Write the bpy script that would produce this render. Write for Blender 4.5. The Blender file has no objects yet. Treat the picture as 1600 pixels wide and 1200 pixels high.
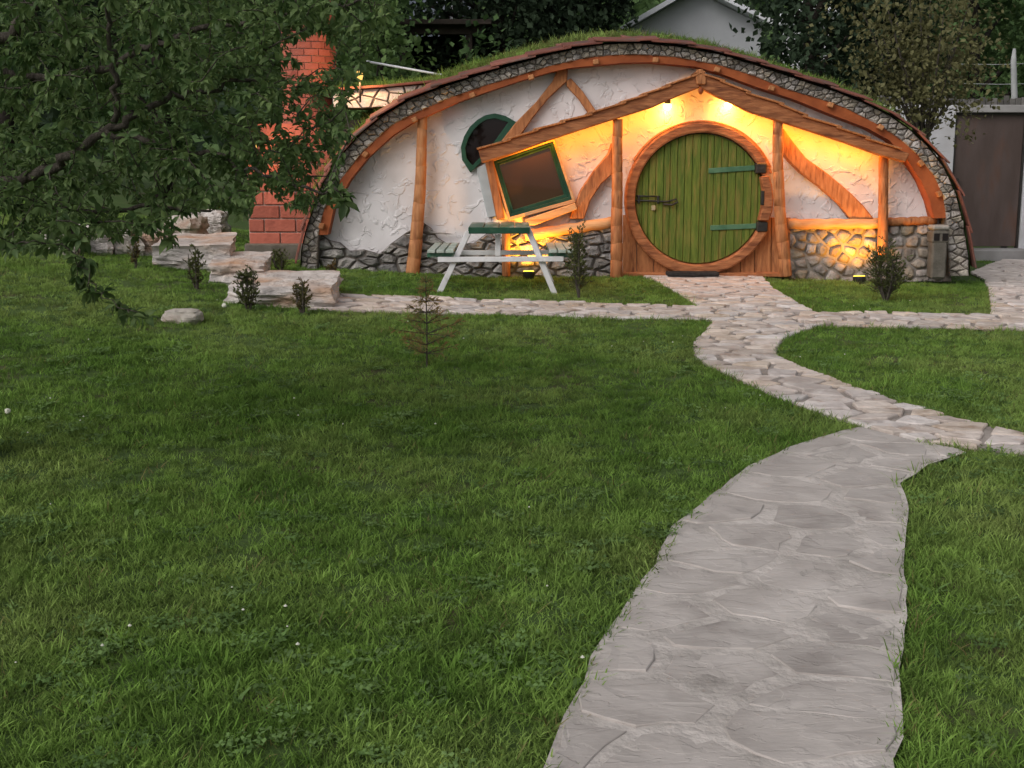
import bpy, bmesh, math, random
import numpy as np
from mathutils import Vector, Matrix, noise as mnoise
R = math.radians
random.seed(7); rng = np.random.default_rng(7)
S = bpy.context.scene
COL = S.collection

# ------------------------------------------------------------------ camera
F = 1900.0; PITCH = math.atan(336.0 / F); EYE = 1.6
cam = bpy.data.cameras.new('camera'); co = bpy.data.objects.new('camera', cam); COL.objects.link(co)
co.location = (0, 0, EYE); co.rotation_euler = (math.pi / 2 - PITCH, 0, 0)
cam.sensor_fit = 'HORIZONTAL'; cam.sensor_width = 36.0; cam.lens = 36.0 * F / 1600.0
cam.clip_start = 0.05; cam.clip_end = 800
S.camera = co
S.render.resolution_x = 1024; S.render.resolution_y = 768
# ------------------------------------------------------------------ light
SUN_EL, SUN_ROT = R(38), R(222)
w = bpy.data.worlds.new('World'); S.world = w; w.use_nodes = True
nt = w.node_tree; nt.nodes.clear()
sky = nt.nodes.new('ShaderNodeTexSky'); sky.sky_type = 'NISHITA'; sky.sun_disc = False
sky.sun_elevation = SUN_EL; sky.sun_rotation = SUN_ROT
sky.air_density = 1.0; sky.dust_density = 4.0; sky.ozone_density = 1.0
hs = nt.nodes.new('ShaderNodeHueSaturation'); hs.inputs['Saturation'].default_value = 0.15
bg = nt.nodes.new('ShaderNodeBackground'); bg.inputs['Strength'].default_value = 0.085
wo = nt.nodes.new('ShaderNodeOutputWorld')
nt.links.new(sky.outputs[0], hs.inputs['Color']); nt.links.new(hs.outputs[0], bg.inputs[0]); nt.links.new(bg.outputs[0], wo.inputs[0])
sl = bpy.data.lights.new('sun', 'SUN'); sl.energy = 0.55; sl.angle = R(40); sl.color = (1.0, 0.90, 0.82)
so = bpy.data.objects.new('sun', sl); COL.objects.link(so)
sd = Vector((math.sin(SUN_ROT) * math.cos(SUN_EL), math.cos(SUN_ROT) * math.cos(SUN_EL), math.sin(SUN_EL)))
so.rotation_euler = sd.to_track_quat('Z', 'Y').to_euler(); so.location = (0, -5, 12)
S.view_settings.view_transform = 'Standard'; S.view_settings.look = 'None'
S.view_settings.gamma = 1.0; S.view_settings.exposure = 0.50
S.render.engine = 'CYCLES'
S.cycles.max_bounces = 4; S.cycles.diffuse_bounces = 2; S.cycles.transmission_bounces = 2

# ------------------------------------------------------------------ projection helpers
cp, sp = math.cos(PITCH), math.sin(PITCH)
def ray(px, py):
    a = (px - 800) / F; b = (600 - py) / F
    return Vector((a, cp + b * sp, -sp + b * cp))
def sst(e0, e1, x):
    t = min(1, max(0, (x - e0) / (e1 - e0))); return t * t * (3 - 2 * t)
def g(x, y):
    h = 0.30 * min(1, max(0, (y - 4) / 10))
    k = sst(6, 11, y)
    h += k * (0.055 * max(0, -x - 0.3) + 0.085 * max(0, -x - 2.4))
    h -= 0.03 * k * max(0, min(6, x - 2.5))
    if abs(x) > 12: h -= 0.1 * k * (max(0, -x - 12)) * 0.9
    return h
def gnd(px, py):
    d = ray(px, py); t = 1.6 / max(1e-4, -d.z)
    lo, hi = 0.5, 60.0
    for _ in range(50):
        m = (lo + hi) / 2; p = d * m
        if EYE + p.z > g(p.x, p.y): lo = m
        else: hi = m
    p = d * lo; return Vector((p.x, p.y, g(p.x, p.y)))
def at(px, py, Y):
    d = ray(px, py); t = Y / d.y
    return Vector((d.x * t, Y, EYE + d.z * t))
YF = 14.9
def W(px, py, wo_=0.0): return at(px, py, YF - wo_)

# ------------------------------------------------------------------ object helpers
def wloc(o):
    v = Vector((0, 0, 0))
    while o is not None: v = v + Vector(o.location); o = o.parent
    return v
def link(o, parent=None):
    COL.objects.link(o)
    if parent is not None: o.parent = parent
    return o
def mesh_obj(name, verts, faces, mat, parent=None, smooth=False):
    off = wloc(parent) if parent is not None else Vector((0, 0, 0))
    me = bpy.data.meshes.new(name)
    vs = np.asarray([tuple(v) for v in verts], dtype=np.float64) - np.array(off)
    me.from_pydata(vs.tolist(), [], [list(f) for f in faces]); me.update()
    if mat is not None: me.materials.append(mat)
    if smooth: me.polygons.foreach_set('use_smooth', [True] * len(me.polygons))
    o = bpy.data.objects.new(name, me); return link(o, parent)
def bm_obj(name, bm, mat, parent=None, smooth=False):
    off = wloc(parent) if parent is not None else Vector((0, 0, 0))
    bmesh.ops.translate(bm, vec=-off, verts=bm.verts)
    bmesh.ops.recalc_face_normals(bm, faces=bm.faces)
    me = bpy.data.meshes.new(name); bm.to_mesh(me); bm.free()
    if mat is not None: me.materials.append(mat)
    if smooth: me.polygons.foreach_set('use_smooth', [True] * len(me.polygons))
    o = bpy.data.objects.new(name, me); return link(o, parent)
def thing(name, label, cat, loc=(0, 0, 0), group=None):
    o = bpy.data.objects.new(name, None); COL.objects.link(o); o.location = loc
    o.empty_display_size = 0.1
    return tag(o, label, cat, group)
def tag(o, label, cat, group=None):
    o['label'] = label; o['category'] = cat
    if group: o['group'] = group
    return o
def struct(o): o['kind'] = 'structure'; return o
def stuff(o, label=None, cat=None):
    o['kind'] = 'stuff'
    if label: o['label'] = label
    if cat: o['category'] = cat
    return o

def extr_bm(pts, y0, y1, bevel=0.0, bm=None):
    """prism from (x,z) outline between y0 (front) and y1 (back)"""
    bm = bm or bmesh.new()
    vs = [bm.verts.new((p[0], y0, p[1])) for p in pts]
    f = bm.faces.new(vs)
    r = bmesh.ops.extrude_face_region(bm, geom=[f])
    nv = [e for e in r['geom'] if isinstance(e, bmesh.types.BMVert)]
    for v in nv: v.co.y = y1
    if bevel > 0:
        bmesh.ops.bevel(bm, geom=[e for e in bm.edges], offset=bevel, segments=1, affect='EDGES', clamp_overlap=True)
    return bm
def px_poly(name, pts, w0, w1, mat, parent, bevel=0.012):
    """outline traced on the facade, standing from depth w1 (back) to w0 (front)"""
    q = [W(x, y, w0) for x, y in pts]
    bm = extr_bm([(v.x, v.z) for v in q], YF - w0, YF - w1, bevel)
    return bm_obj(name, bm, mat, parent)
def box_bm(c, s, rot=None, bevel=0.0, bm=None):
    b = bmesh.new()
    bmesh.ops.create_cube(b, size=1.0)
    for v in b.verts: v.co = Vector((v.co.x * s[0], v.co.y * s[1], v.co.z * s[2]))
    if bevel > 0: bmesh.ops.bevel(b, geom=list(b.edges), offset=bevel, segments=1, affect='EDGES', clamp_overlap=True)
    if rot is not None: bmesh.ops.transform(b, matrix=rot.to_4x4(), verts=b.verts)
    bmesh.ops.translate(b, vec=Vector(c), verts=b.verts)
    if bm is None: return b
    me = bpy.data.meshes.new('tmp'); b.to_mesh(me); b.free(); bm.from_mesh(me); bpy.data.meshes.remove(me)
    return bm
def bar_bm(p, q, wd, th, up=(0, 0, 1), bevel=0.004):
    """rectangular bar from p to q"""
    p, q = Vector(p), Vector(q); d = q - p; z = d.normalized(); u = Vector(up)
    x = u.cross(z)
    if x.length < 1e-4: x = Vector((1, 0, 0)).cross(z)
    x.normalize(); y = z.cross(x)
    return box_bm((p + q) / 2, (wd, th, d.length), Matrix((x, y, z)).transposed(), bevel)
def tube_geo(pts, rad, n=8, cap=True, V=None, Fc=None):
    V = [] if V is None else V; Fc = [] if Fc is None else Fc
    base = len(V); pts = [Vector(p) for p in pts]; prev = None
    for i, p in enumerate(pts):
        t = (pts[min(i + 1, len(pts) - 1)] - pts[max(i - 1, 0)]).normalized()
        if prev is None:
            a = Vector((0, 0, 1)) if abs(t.z) < .9 else Vector((1, 0, 0))
            x = t.cross(a).normalized()
        else:
            x = (prev - t * prev.dot(t)).normalized()
        prev = x; y = t.cross(x)
        for k in range(n):
            an = 2 * math.pi * k / n
            V.append(p + (x * math.cos(an) + y * math.sin(an)) * rad[i])
    for i in range(len(pts) - 1):
        for k in range(n):
            a = base + i * n + k; b = base + i * n + (k + 1) % n
            Fc.append((a, b, b + n, a + n))
    if cap:
        Fc.append(tuple(base + k for k in reversed(range(n))))
        Fc.append(tuple(base + (len(pts) - 1) * n + k for k in range(n)))
    return V, Fc
def tube(name, pts, rad, mat, parent=None, n=8, smooth=True):
    V, Fc = tube_geo(pts, rad, n); return mesh_obj(name, V, Fc, mat, parent, smooth)

# ------------------------------------------------------------------ materials
def ramp(nt, a, b, lo=.35, hi=.65):
    r = nt.nodes.new('ShaderNodeValToRGB'); r.color_ramp.elements[0].position = lo; r.color_ramp.elements[1].position = hi
    r.color_ramp.elements[0].color = (*a, 1); r.color_ramp.elements[1].color = (*b, 1); return r
def mk(name, a, b, scale=6, rough=.8, bump=0.0, bscale=30, rand=0.0, spec=.3, stretch=None, c=None, cscale=2.0, camt=.5,
       coord='obj', trans=0.0, metal=0.0, detail=6, hue=0.0, bdist=.02):
    m = bpy.data.materials.new(name); m.use_nodes = True; nt = m.node_tree; L = nt.links.new
    bs = nt.nodes['Principled BSDF']; bs.inputs['Roughness'].default_value = rough
    bs.inputs['Specular IOR Level'].default_value = spec; bs.inputs['Metallic'].default_value = metal
    if coord == 'obj':
        tc = nt.nodes.new('ShaderNodeTexCoord'); src = tc.outputs['Object']
    else:
        tc = nt.nodes.new('ShaderNodeNewGeometry'); src = tc.outputs['Position']
    mp = nt.nodes.new('ShaderNodeMapping'); L(src, mp.inputs['Vector'])
    if stretch: mp.inputs['Scale'].default_value = stretch
    n1 = nt.nodes.new('ShaderNodeTexNoise'); n1.inputs['Scale'].default_value = scale; n1.inputs['Detail'].default_value = detail
    L(mp.outputs[0], n1.inputs['Vector'])
    r1 = ramp(nt, a, b); L(n1.outputs['Fac'], r1.inputs[0]); out = r1.outputs[0]
    if c is not None:
        n2 = nt.nodes.new('ShaderNodeTexNoise'); n2.inputs['Scale'].default_value = cscale; n2.inputs['Detail'].default_value = 5
        L(mp.outputs[0], n2.inputs['Vector'])
        r2 = ramp(nt, (0, 0, 0), (1, 1, 1), camt - .08, camt + .12); L(n2.outputs['Fac'], r2.inputs[0])
        mx = nt.nodes.new('ShaderNodeMixRGB'); L(r2.outputs[0], mx.inputs[0]); L(out, mx.inputs[1]); mx.inputs[2].default_value = (*c, 1)
        out = mx.outputs[0]
    if rand > 0 or hue > 0:
        oi = nt.nodes.new('ShaderNodeObjectInfo'); h = nt.nodes.new('ShaderNodeHueSaturation')
        mr = nt.nodes.new('ShaderNodeMapRange'); mr.inputs['To Min'].default_value = 1 - rand; mr.inputs['To Max'].default_value = 1 + rand
        L(oi.outputs['Random'], mr.inputs[0]); L(mr.outputs[0], h.inputs['Value'])
        if hue > 0:
            wn = nt.nodes.new('ShaderNodeTexWhiteNoise'); wn.noise_dimensions = '1D'; L(oi.outputs['Random'], wn.inputs['W'])
            m2 = nt.nodes.new('ShaderNodeMapRange'); m2.inputs['To Min'].default_value = .5 - hue; m2.inputs['To Max'].default_value = .5 + hue
            L(wn.outputs['Value'], m2.inputs[0]); L(m2.outputs[0], h.inputs['Hue'])
            m3 = nt.nodes.new('ShaderNodeMapRange'); m3.inputs['To Min'].default_value = .5; m3.inputs['To Max'].default_value = 1.4
            L(wn.outputs['Value'], m3.inputs[0]); L(m3.outputs[0], h.inputs['Saturation'])
        L(out, h.inputs['Color']); out = h.outputs[0]
    L(out, bs.inputs['Base Color'])
    if bump > 0:
        nb = nt.nodes.new('ShaderNodeTexNoise'); nb.inputs['Scale'].default_value = bscale; nb.inputs['Detail'].default_value = 8
        L(mp.outputs[0], nb.inputs['Vector'])
        bp = nt.nodes.new('ShaderNodeBump'); bp.inputs['Strength'].default_value = bump; bp.inputs['Distance'].default_value = bdist
        L(nb.outputs['Fac'], bp.inputs['Height']); L(bp.outputs[0], bs.inputs['Normal'])
    if trans > 0:
        tr = nt.nodes.new('ShaderNodeBsdfTranslucent'); L(out, tr.inputs['Color'])
        mxs = nt.nodes.new('ShaderNodeMixShader'); mxs.inputs[0].default_value = trans
        L(bs.outputs[0], mxs.inputs[1]); L(tr.outputs[0], mxs.inputs[2]); L(mxs.outputs[0], nt.nodes['Material Output'].inputs[0])
    return m
def emit(name, col, st):
    m = bpy.data.materials.new(name); m.use_nodes = True; nt = m.node_tree
    e = nt.nodes.new('ShaderNodeEmission'); e.inputs[0].default_value = (*col, 1); e.inputs[1].default_value = st
    nt.links.new(e.outputs[0], nt.nodes['Material Output'].inputs[0]); return m

def slab_mat():
    # worn grey flagstone: chipped in thin sheets, hairline cracks
    m = mk('flagstone_grey', (.385, .348, .328), (.50, .458, .435), 3.0, .9, rand=.10, c=(.31, .278, .26), cscale=3.5, camt=.6)
    nt = m.node_tree; L = nt.links.new; bs = nt.nodes['Principled BSDF']
    ge = nt.nodes.new('ShaderNodeNewGeometry'); mp = nt.nodes.new('ShaderNodeMapping'); mp.inputs['Scale'].default_value = (.8, 1.5, 1); L(ge.outputs['Position'], mp.inputs['Vector'])
    n1 = nt.nodes.new('ShaderNodeTexNoise'); n1.inputs['Scale'].default_value = 5; n1.inputs['Detail'].default_value = 6; n1.inputs['Distortion'].default_value = .6; L(mp.outputs[0], n1.inputs['Vector'])
    r1 = nt.nodes.new('ShaderNodeValToRGB'); r1.color_ramp.interpolation = 'LINEAR'
    e = r1.color_ramp.elements; e[0].position = .36; e[0].color = (0, 0, 0, 1); e[1].position = .39; e[1].color = (.4, .4, .4, 1)
    for p_, v_ in ((.52, .45), (.54, .75), (.63, .8), (.65, 1)): q = e.new(p_); q.color = (v_, v_, v_, 1)
    L(n1.outputs['Fac'], r1.inputs[0])
    n2 = nt.nodes.new('ShaderNodeTexNoise'); n2.inputs['Scale'].default_value = 34; n2.inputs['Detail'].default_value = 7; L(mp.outputs[0], n2.inputs['Vector'])
    ad = nt.nodes.new('ShaderNodeMath'); ad.operation = 'MULTIPLY_ADD'; ad.inputs[1].default_value = .55; L(n2.outputs['Fac'], ad.inputs[0]); L(r1.outputs[0], ad.inputs[2])
    bp = nt.nodes.new('ShaderNodeBump'); bp.inputs['Strength'].default_value = .7; bp.inputs['Distance'].default_value = .008; L(ad.outputs[0], bp.inputs['Height']); L(bp.outputs[0], bs.inputs['Normal'])
    return m
M = {}
M['soil'] = mk('soil', (.05, .09, .02), (.065, .11, .026), 3, .95, .6, 40, c=(.085, .06, .036), cscale=1.6, camt=.62)
M['grass'] = mk('grass', (.122, .228, .038), (.210, .338, .070), 2.2, .75, coord='pos', rand=.48, trans=.35, c=(.255, .34, .095), cscale=.6, camt=.55, spec=.25)
M['clover'] = mk('clover', (.105, .19, .052), (.165, .26, .085), 3, .7, coord='pos', rand=.3, trans=.3, spec=.25)
M['dry'] = mk('dry_grass', (.22, .18, .07), (.15, .16, .05), 3, .8, coord='pos', rand=.3, trans=.2)
M['petal'] = mk('petal', (.5, .5, .42), (.62, .61, .54), 10, .8, rand=.2)
M['mortar_path'] = mk('path_mortar', (.43, .392, .368), (.57, .522, .494), 6, .95, .8, 22, c=(.31, .282, .262), cscale=4, camt=.6, bdist=.02)
M['slab'] = slab_mat()
M['joint_far'] = mk('path_joint', (.25, .218, .195), (.36, .318, .29), 6, .95, .5, 50)
M['pale'] = mk('flagstone_pale', (.46, .385, .345), (.62, .545, .50), 5, .85, .6, 22, rand=.16, c=(.36, .28, .235), cscale=7, camt=.6, hue=.015)
M['wood'] = mk('stained_wood', (.33, .125, .046), (.48, .20, .08), 6, .68, .5, 14, rand=.14, stretch=(5, 5, .9), c=(.18, .06, .024), cscale=5, camt=.60)
M['woodh'] = mk('stained_wood_beam', (.30, .105, .04), (.44, .172, .07), 6, .68, .6, 14, rand=.12, stretch=(1, 4, 5), c=(.16, .05, .02), cscale=4, camt=.58)
M['rim'] = mk('stained_rim', (.24, .058, .017), (.36, .095, .028), 5, .7, .3, 20, rand=.08)
M['logw'] = mk('peeled_log', (.38, .155, .06), (.50, .225, .095), 7, .7, .35, 18, rand=.1, stretch=(5, 5, 1), c=(.24, .08, .03), cscale=3, camt=.62)
M['sill'] = mk('sill_log', (.55, .29, .13), (.66, .4, .2), 6, .65, .3, 18, stretch=(1, 4, 5), c=(.42, .18, .07), cscale=3, camt=.6)
M['stone'] = mk('rubble_stone', (.165, .155, .148), (.33, .31, .295), 7, .9, .8, 26, rand=.35, c=(.40, .365, .33), cscale=6, camt=.60, hue=.015, bdist=.035)
M['stonew'] = mk('rubble_stone_warm', (.20, .17, .15), (.37, .32, .28), 7, .9, .8, 26, rand=.3, c=(.30, .21, .155), cscale=5, camt=.6, hue=.02, bdist=.035)
M['arch'] = mk('arch_stone', (.20, .178, .158), (.40, .362, .325), 9, .9, .9, 30, rand=.40, c=(.47, .42, .37), cscale=7, camt=.58, hue=.02, bdist=.035)
M['mortar'] = mk('dark_mortar', (.12, .102, .088), (.19, .165, .145), 8, .95, .4, 40)
M['mortarw'] = mk('grey_mortar', (.2, .175, .155), (.28, .25, .225), 8, .95, .5, 40)
M['tile'] = mk('clay_tile', (.17, .062, .046), (.26, .095, .068), 5, .85, .5, 30, rand=.25, c=(.12, .085, .075), cscale=4, camt=.56)
M['green'] = mk('dark_green_paint', (.010, .050, .028), (.018, .072, .042), 8, .45, .2, 30, c=(.04, .10, .06), cscale=14, camt=.68)
M['greentop'] = mk('patchy_green_paint', (.02, .10, .055), (.05, .15, .09), 5, .4, .2, 30, rand=.25, stretch=(6, 1, 6), c=(.42, .40, .34), cscale=1.3, camt=.56, spec=.5)  # green paint with pale patches stretched along the boards
M['plank'] = mk('green_door_plank', (.078, .122, .014), (.14, .185, .025), 7, .65, .6, 16, rand=.14, stretch=(7, 7, .8), c=(.22, .185, .04), cscale=4.0, camt=.56)
M['teal'] = mk('teal_hinge_paint', (.05, .13, .07), (.09, .19, .11), 9, .5, .2, 30)
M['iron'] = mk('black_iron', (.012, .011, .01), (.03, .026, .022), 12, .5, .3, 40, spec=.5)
M['whitew'] = mk('white_painted_wood', (.62, .61, .62), (.72, .71, .72), 8, .5, .2, 30, c=(.45, .44, .43), cscale=10, camt=.7)
M['bench'] = mk('faded_green_board', (.30, .36, .31), (.45, .5, .45), 7, .6, .2, 30, rand=.15)
M['greyboard'] = mk('grey_board', (.42, .45, .46), (.5, .53, .54), 7, .8, .2, 30)
M['brick'] = mk('red_brick', (.33, .095, .065), (.45, .14, .10), 4, .85, .5, 26, rand=.2, c=(.23, .06, .042), cscale=4, camt=.58)
M['brickm'] = mk('brick_mortar', (.42, .27, .23), (.5, .35, .3), 6, .95, .3, 40)
M['rock'] = mk('pale_limestone', (.40, .365, .345), (.66, .61, .58), 3.5, .9, 1.0, 11, stretch=(1, 1, 2.6), c=(.46, .27, .16), cscale=1.5, camt=.56, bdist=.06)
M['rockb'] = mk('grey_boulder', (.32, .29, .25), (.48, .44, .40), 4, .9, .7, 18, rand=.15, c=(.25, .16, .12), cscale=3, camt=.6)
M['lstone'] = mk('parapet_stone', (.55, .52, .49), (.7, .67, .64), 6, .9, .5, 30, rand=.08)
M['bark'] = mk('bark', (.05, .042, .034), (.105, .09, .075), 12, .9, .6, 40, stretch=(4, 4, 1))
M['barkd'] = mk('bark_dark', (.018, .014, .012), (.04, .032, .026), 12, .9, .6, 40)
M['leaf'] = mk('leaf_near', (.052, .10, .030), (.155, .225, .08), 14, .55, coord='pos', rand=.25, trans=.38, spec=.3, detail=2)
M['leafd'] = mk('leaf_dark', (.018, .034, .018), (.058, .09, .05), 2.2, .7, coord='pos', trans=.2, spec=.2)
M['leafm'] = mk('leaf_mid', (.045, .088, .03), (.115, .19, .068), 1.4, .7, coord='pos', trans=.3, spec=.2)
M['leafo'] = mk('leaf_olive', (.075, .075, .027), (.185, .178, .08), 3, .6, coord='pos', trans=.25, spec=.25)
M['leafv'] = mk('leaf_bush', (.06, .11, .03), (.14, .22, .07), 1.6, .6, coord='pos', trans=.3, spec=.25)
M['thuja'] = mk('conifer_needles', (.055, .07, .022), (.12, .135, .045), 7, .8, coord='pos', trans=.3)
M['thujab'] = mk('conifer_browned', (.15, .095, .04), (.12, .12, .045), 7, .8, coord='pos', trans=.3)
M['spruce'] = mk('browned_needles', (.36, .21, .09), (.20, .215, .08), 4, .8, coord='pos', trans=.4)
M['concrete'] = mk('concrete', (.26, .25, .25), (.36, .35, .35), 3, .9, .3, 30, c=(.2, .19, .185), cscale=1.5, camt=.58)
M['plaster'] = mk('white_plaster', (.50, .50, .53), (.6, .6, .63), 2, .9, .2, 30, c=(.42, .41, .42), cscale=1.2, camt=.6)
M['rust'] = mk('rusted_steel', (.075, .053, .047), (.11, .082, .075), 1.5, .6, .2, 30, c=(.115, .054, .034), cscale=1.3, camt=.57, stretch=(2, 2, .6))
M['dark'] = mk('dark_interior', (.012, .009, .008), (.022, .017, .015), 3, .9)
M['darkwood'] = mk('dark_wood', (.035, .027, .022), (.06, .045, .036), 6, .8, .3, 30)
M['farwall'] = mk('pale_render', (.46, .475, .51), (.53, .545, .58), 1.5, .9, .1, 30)
M['roofw'] = mk('pale_metal_roof', (.72, .74, .8), (.8, .82, .86), 2, .5)
M['shutter'] = mk('blue_grey_frame', (.16, .19, .24), (.22, .25, .3), 3, .7)
M['lampgrey'] = mk('bollard_stone', (.095, .085, .07), (.15, .135, .115), 8, .9, .4, 40)
M['pole'] = mk('grey_pole', (.28, .29, .29), (.36, .37, .37), 5, .8)
M['stakewood'] = mk('weathered_stakes', (.10, .095, .09), (.17, .16, .15), 6, .9, .3, 30, rand=.3)
M['mat'] = mk('door_mat', (.02, .018, .018), (.04, .035, .033), 30, .95, .5, 80)
def glass(name, base, ior, rough=.03):
    m = bpy.data.materials.new(name); m.use_nodes = True; b = m.node_tree.nodes['Principled BSDF']
    b.inputs['Base Color'].default_value = (*base, 1); b.inputs['Roughness'].default_value = rough; b.inputs['IOR'].default_value = ior
    return m
M['pane'] = glass('brown_window_glass', (.05, .027, .019), 2.15); M['pane'].node_tree.nodes['Principled BSDF'].inputs['Specular Tint'].default_value = (1, .74, .56, 1)
M['paned'] = glass('dark_window_glass', (.010, .006, .006), 1.4)
M['bulb'] = emit('warm_bulb', (1, .62, .18), 22)
M['strip'] = emit('strip_light', (1, .55, .12), 3)
M['upglass'] = emit('uplight_glass', (1, .72, .07), 2.4)
M['lantern'] = emit('lantern_glass', (1, .55, .14), 1.1)
# stucco: trowelled white plaster
def stucco():
    m = bpy.data.materials.new('trowelled_stucco'); m.use_nodes = True; nt = m.node_tree; L = nt.links.new
    b = nt.nodes['Principled BSDF']; b.inputs['Roughness'].default_value = .85; b.inputs['Specular IOR Level'].default_value = .2
    tc = nt.nodes.new('ShaderNodeTexCoord')
    n0 = nt.nodes.new('ShaderNodeTexNoise'); n0.inputs['Scale'].default_value = 3.0; n0.inputs['Detail'].default_value = 2
    L(tc.outputs['Object'], n0.inputs['Vector'])
    n1 = nt.nodes.new('ShaderNodeTexNoise'); n1.inputs['Scale'].default_value = 7.5; n1.inputs['Detail'].default_value = 3.0; n1.inputs['Distortion'].default_value = .9
    L(tc.outputs['Object'], n1.inputs['Vector'])
    r = ramp(nt, (0, 0, 0), (1, 1, 1), .53, .63); L(n1.outputs['Fac'], r.inputs[0])
    n2 = nt.nodes.new('ShaderNodeTexNoise'); n2.inputs['Scale'].default_value = 40; n2.inputs['Detail'].default_value = 5
    L(tc.outputs['Object'], n2.inputs['Vector'])
    ad = nt.nodes.new('ShaderNodeMath'); ad.operation = 'MULTIPLY_ADD'; ad.inputs[1].default_value = .18
    L(n2.outputs['Fac'], ad.inputs[0]); L(r.outputs[0], ad.inputs[2])
    bp = nt.nodes.new('ShaderNodeBump'); bp.inputs['Strength'].default_value = .7; bp.inputs['Distance'].default_value = .014
    L(ad.outputs[0], bp.inputs['Height']); L(bp.outputs[0], b.inputs['Normal'])
    r2 = ramp(nt, (.72, .69, .70), (.60, .57, .575), .42, .72); L(n0.outputs['Fac'], r2.inputs[0]); L(r2.outputs[0], b.inputs['Base Color'])
    return m
M['stucco'] = stucco()

# ------------------------------------------------------------------ polygon tools
def clip_half(poly, n, c):
    out = []
    for i in range(len(poly)):
        p, q = poly[i], poly[(i + 1) % len(poly)]
        dp = p[0] * n[0] + p[1] * n[1] - c; dq = q[0] * n[0] + q[1] * n[1] - c
        if dp <= 0: out.append(p)
        if (dp < 0 < dq) or (dq < 0 < dp):
            t = dp / (dp - dq); out.append((p[0] + (q[0] - p[0]) * t, p[1] + (q[1] - p[1]) * t))
    return out
def area(poly):
    return .5 * sum(poly[i][0] * poly[(i + 1) % len(poly)][1] - poly[(i + 1) % len(poly)][0] * poly[i][1] for i in range(len(poly)))
def inside(p, poly):
    c = False; j = len(poly) - 1
    for i in range(len(poly)):
        a, b = poly[i], poly[j]
        if (a[1] > p[1]) != (b[1] > p[1]) and p[0] < (b[0] - a[0]) * (p[1] - a[1]) / (b[1] - a[1]) + a[0]: c = not c
        j = i
    return c
def inside_np(P, poly):
    c = np.zeros(len(P), bool); j = len(poly) - 1; x, y = P[:, 0], P[:, 1]
    for i in range(len(poly)):
        a, b = poly[i], poly[j]
        if a[1] != b[1]:
            m = ((a[1] > y) != (b[1] > y)) & (x < (b[0] - a[0]) * (y - a[1]) / (b[1] - a[1]) + a[0])
            c ^= m
        j = i
    return c
def cells(region, spacing, joint, sx=1.0, sy=1.0, seed=1, concave=False):
    """voronoi pieces of a region; spacing may be a function of (x,y); sx, sy stretch the pieces"""
    rnd = random.Random(seed)
    reg = [(x / sx, y / sy) for x, y in region]
    xs = [p[0] for p in reg]; ys = [p[1] for p in reg]
    f = spacing if callable(spacing) else (lambda x, y: spacing)
    sites = []; fails = 0
    while fails < 1500:
        p = (rnd.uniform(min(xs) - .1, max(xs) + .1), rnd.uniform(min(ys) - .1, max(ys) + .1))
        s = f(p[0] * sx, p[1] * sy) * rnd.uniform(.62, 1.15)
        if not inside(p, reg): fails += .2; continue
        if all((p[0] - q[0]) ** 2 + (p[1] - q[1]) ** 2 > s * s for q in sites): sites.append(p); fails = 0
        else: fails += 1
    A = np.array(sites); out = []
    for i, s in enumerate(sites):
        d = ((A - A[i]) ** 2).sum(1); order = np.argsort(d)[1:22]
        poly = [(s[0] - 3, s[1] - 3), (s[0] + 3, s[1] - 3), (s[0] + 3, s[1] + 3), (s[0] - 3, s[1] + 3)]
        hp = []
        for j in order:
            n = np.array(A[j]) - np.array(s); l = np.linalg.norm(n); n = n / l
            c = n[0] * (s[0] + A[j][0]) / 2 + n[1] * (s[1] + A[j][1]) / 2 - joint / 2
            hp.append((n, c)); poly = clip_half(poly, n, c)
            if len(poly) < 3: break
        if len(poly) < 3: continue
        sub = list(reg)
        for n, c in hp:
            sub = clip_half(sub, n, c)
            if len(sub) < 3: break
        if len(sub) < 3: continue
        if concave:
            sub = [v for v in sub if all(inside((s[0] + (v[0] - s[0]) * t, s[1] + (v[1] - s[1]) * t), reg) for t in (.25, .5, .7, .85, .96))]
            if len(sub) < 3: continue
        sub = [(x * sx, y * sy) for x, y in sub]
        q = [sub[0]]
        for p in sub[1:]:
            if math.hypot(p[0] - q[-1][0], p[1] - q[-1][1]) > .012: q.append(p)
        if len(q) > 3 and math.hypot(q[0][0] - q[-1][0], q[0][1] - q[-1][1]) < .012: q.pop()
        if len(q) >= 3 and abs(area(q)) > .0016:
            if area(q) < 0: q.reverse()
            out.append(q)
    return out
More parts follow.
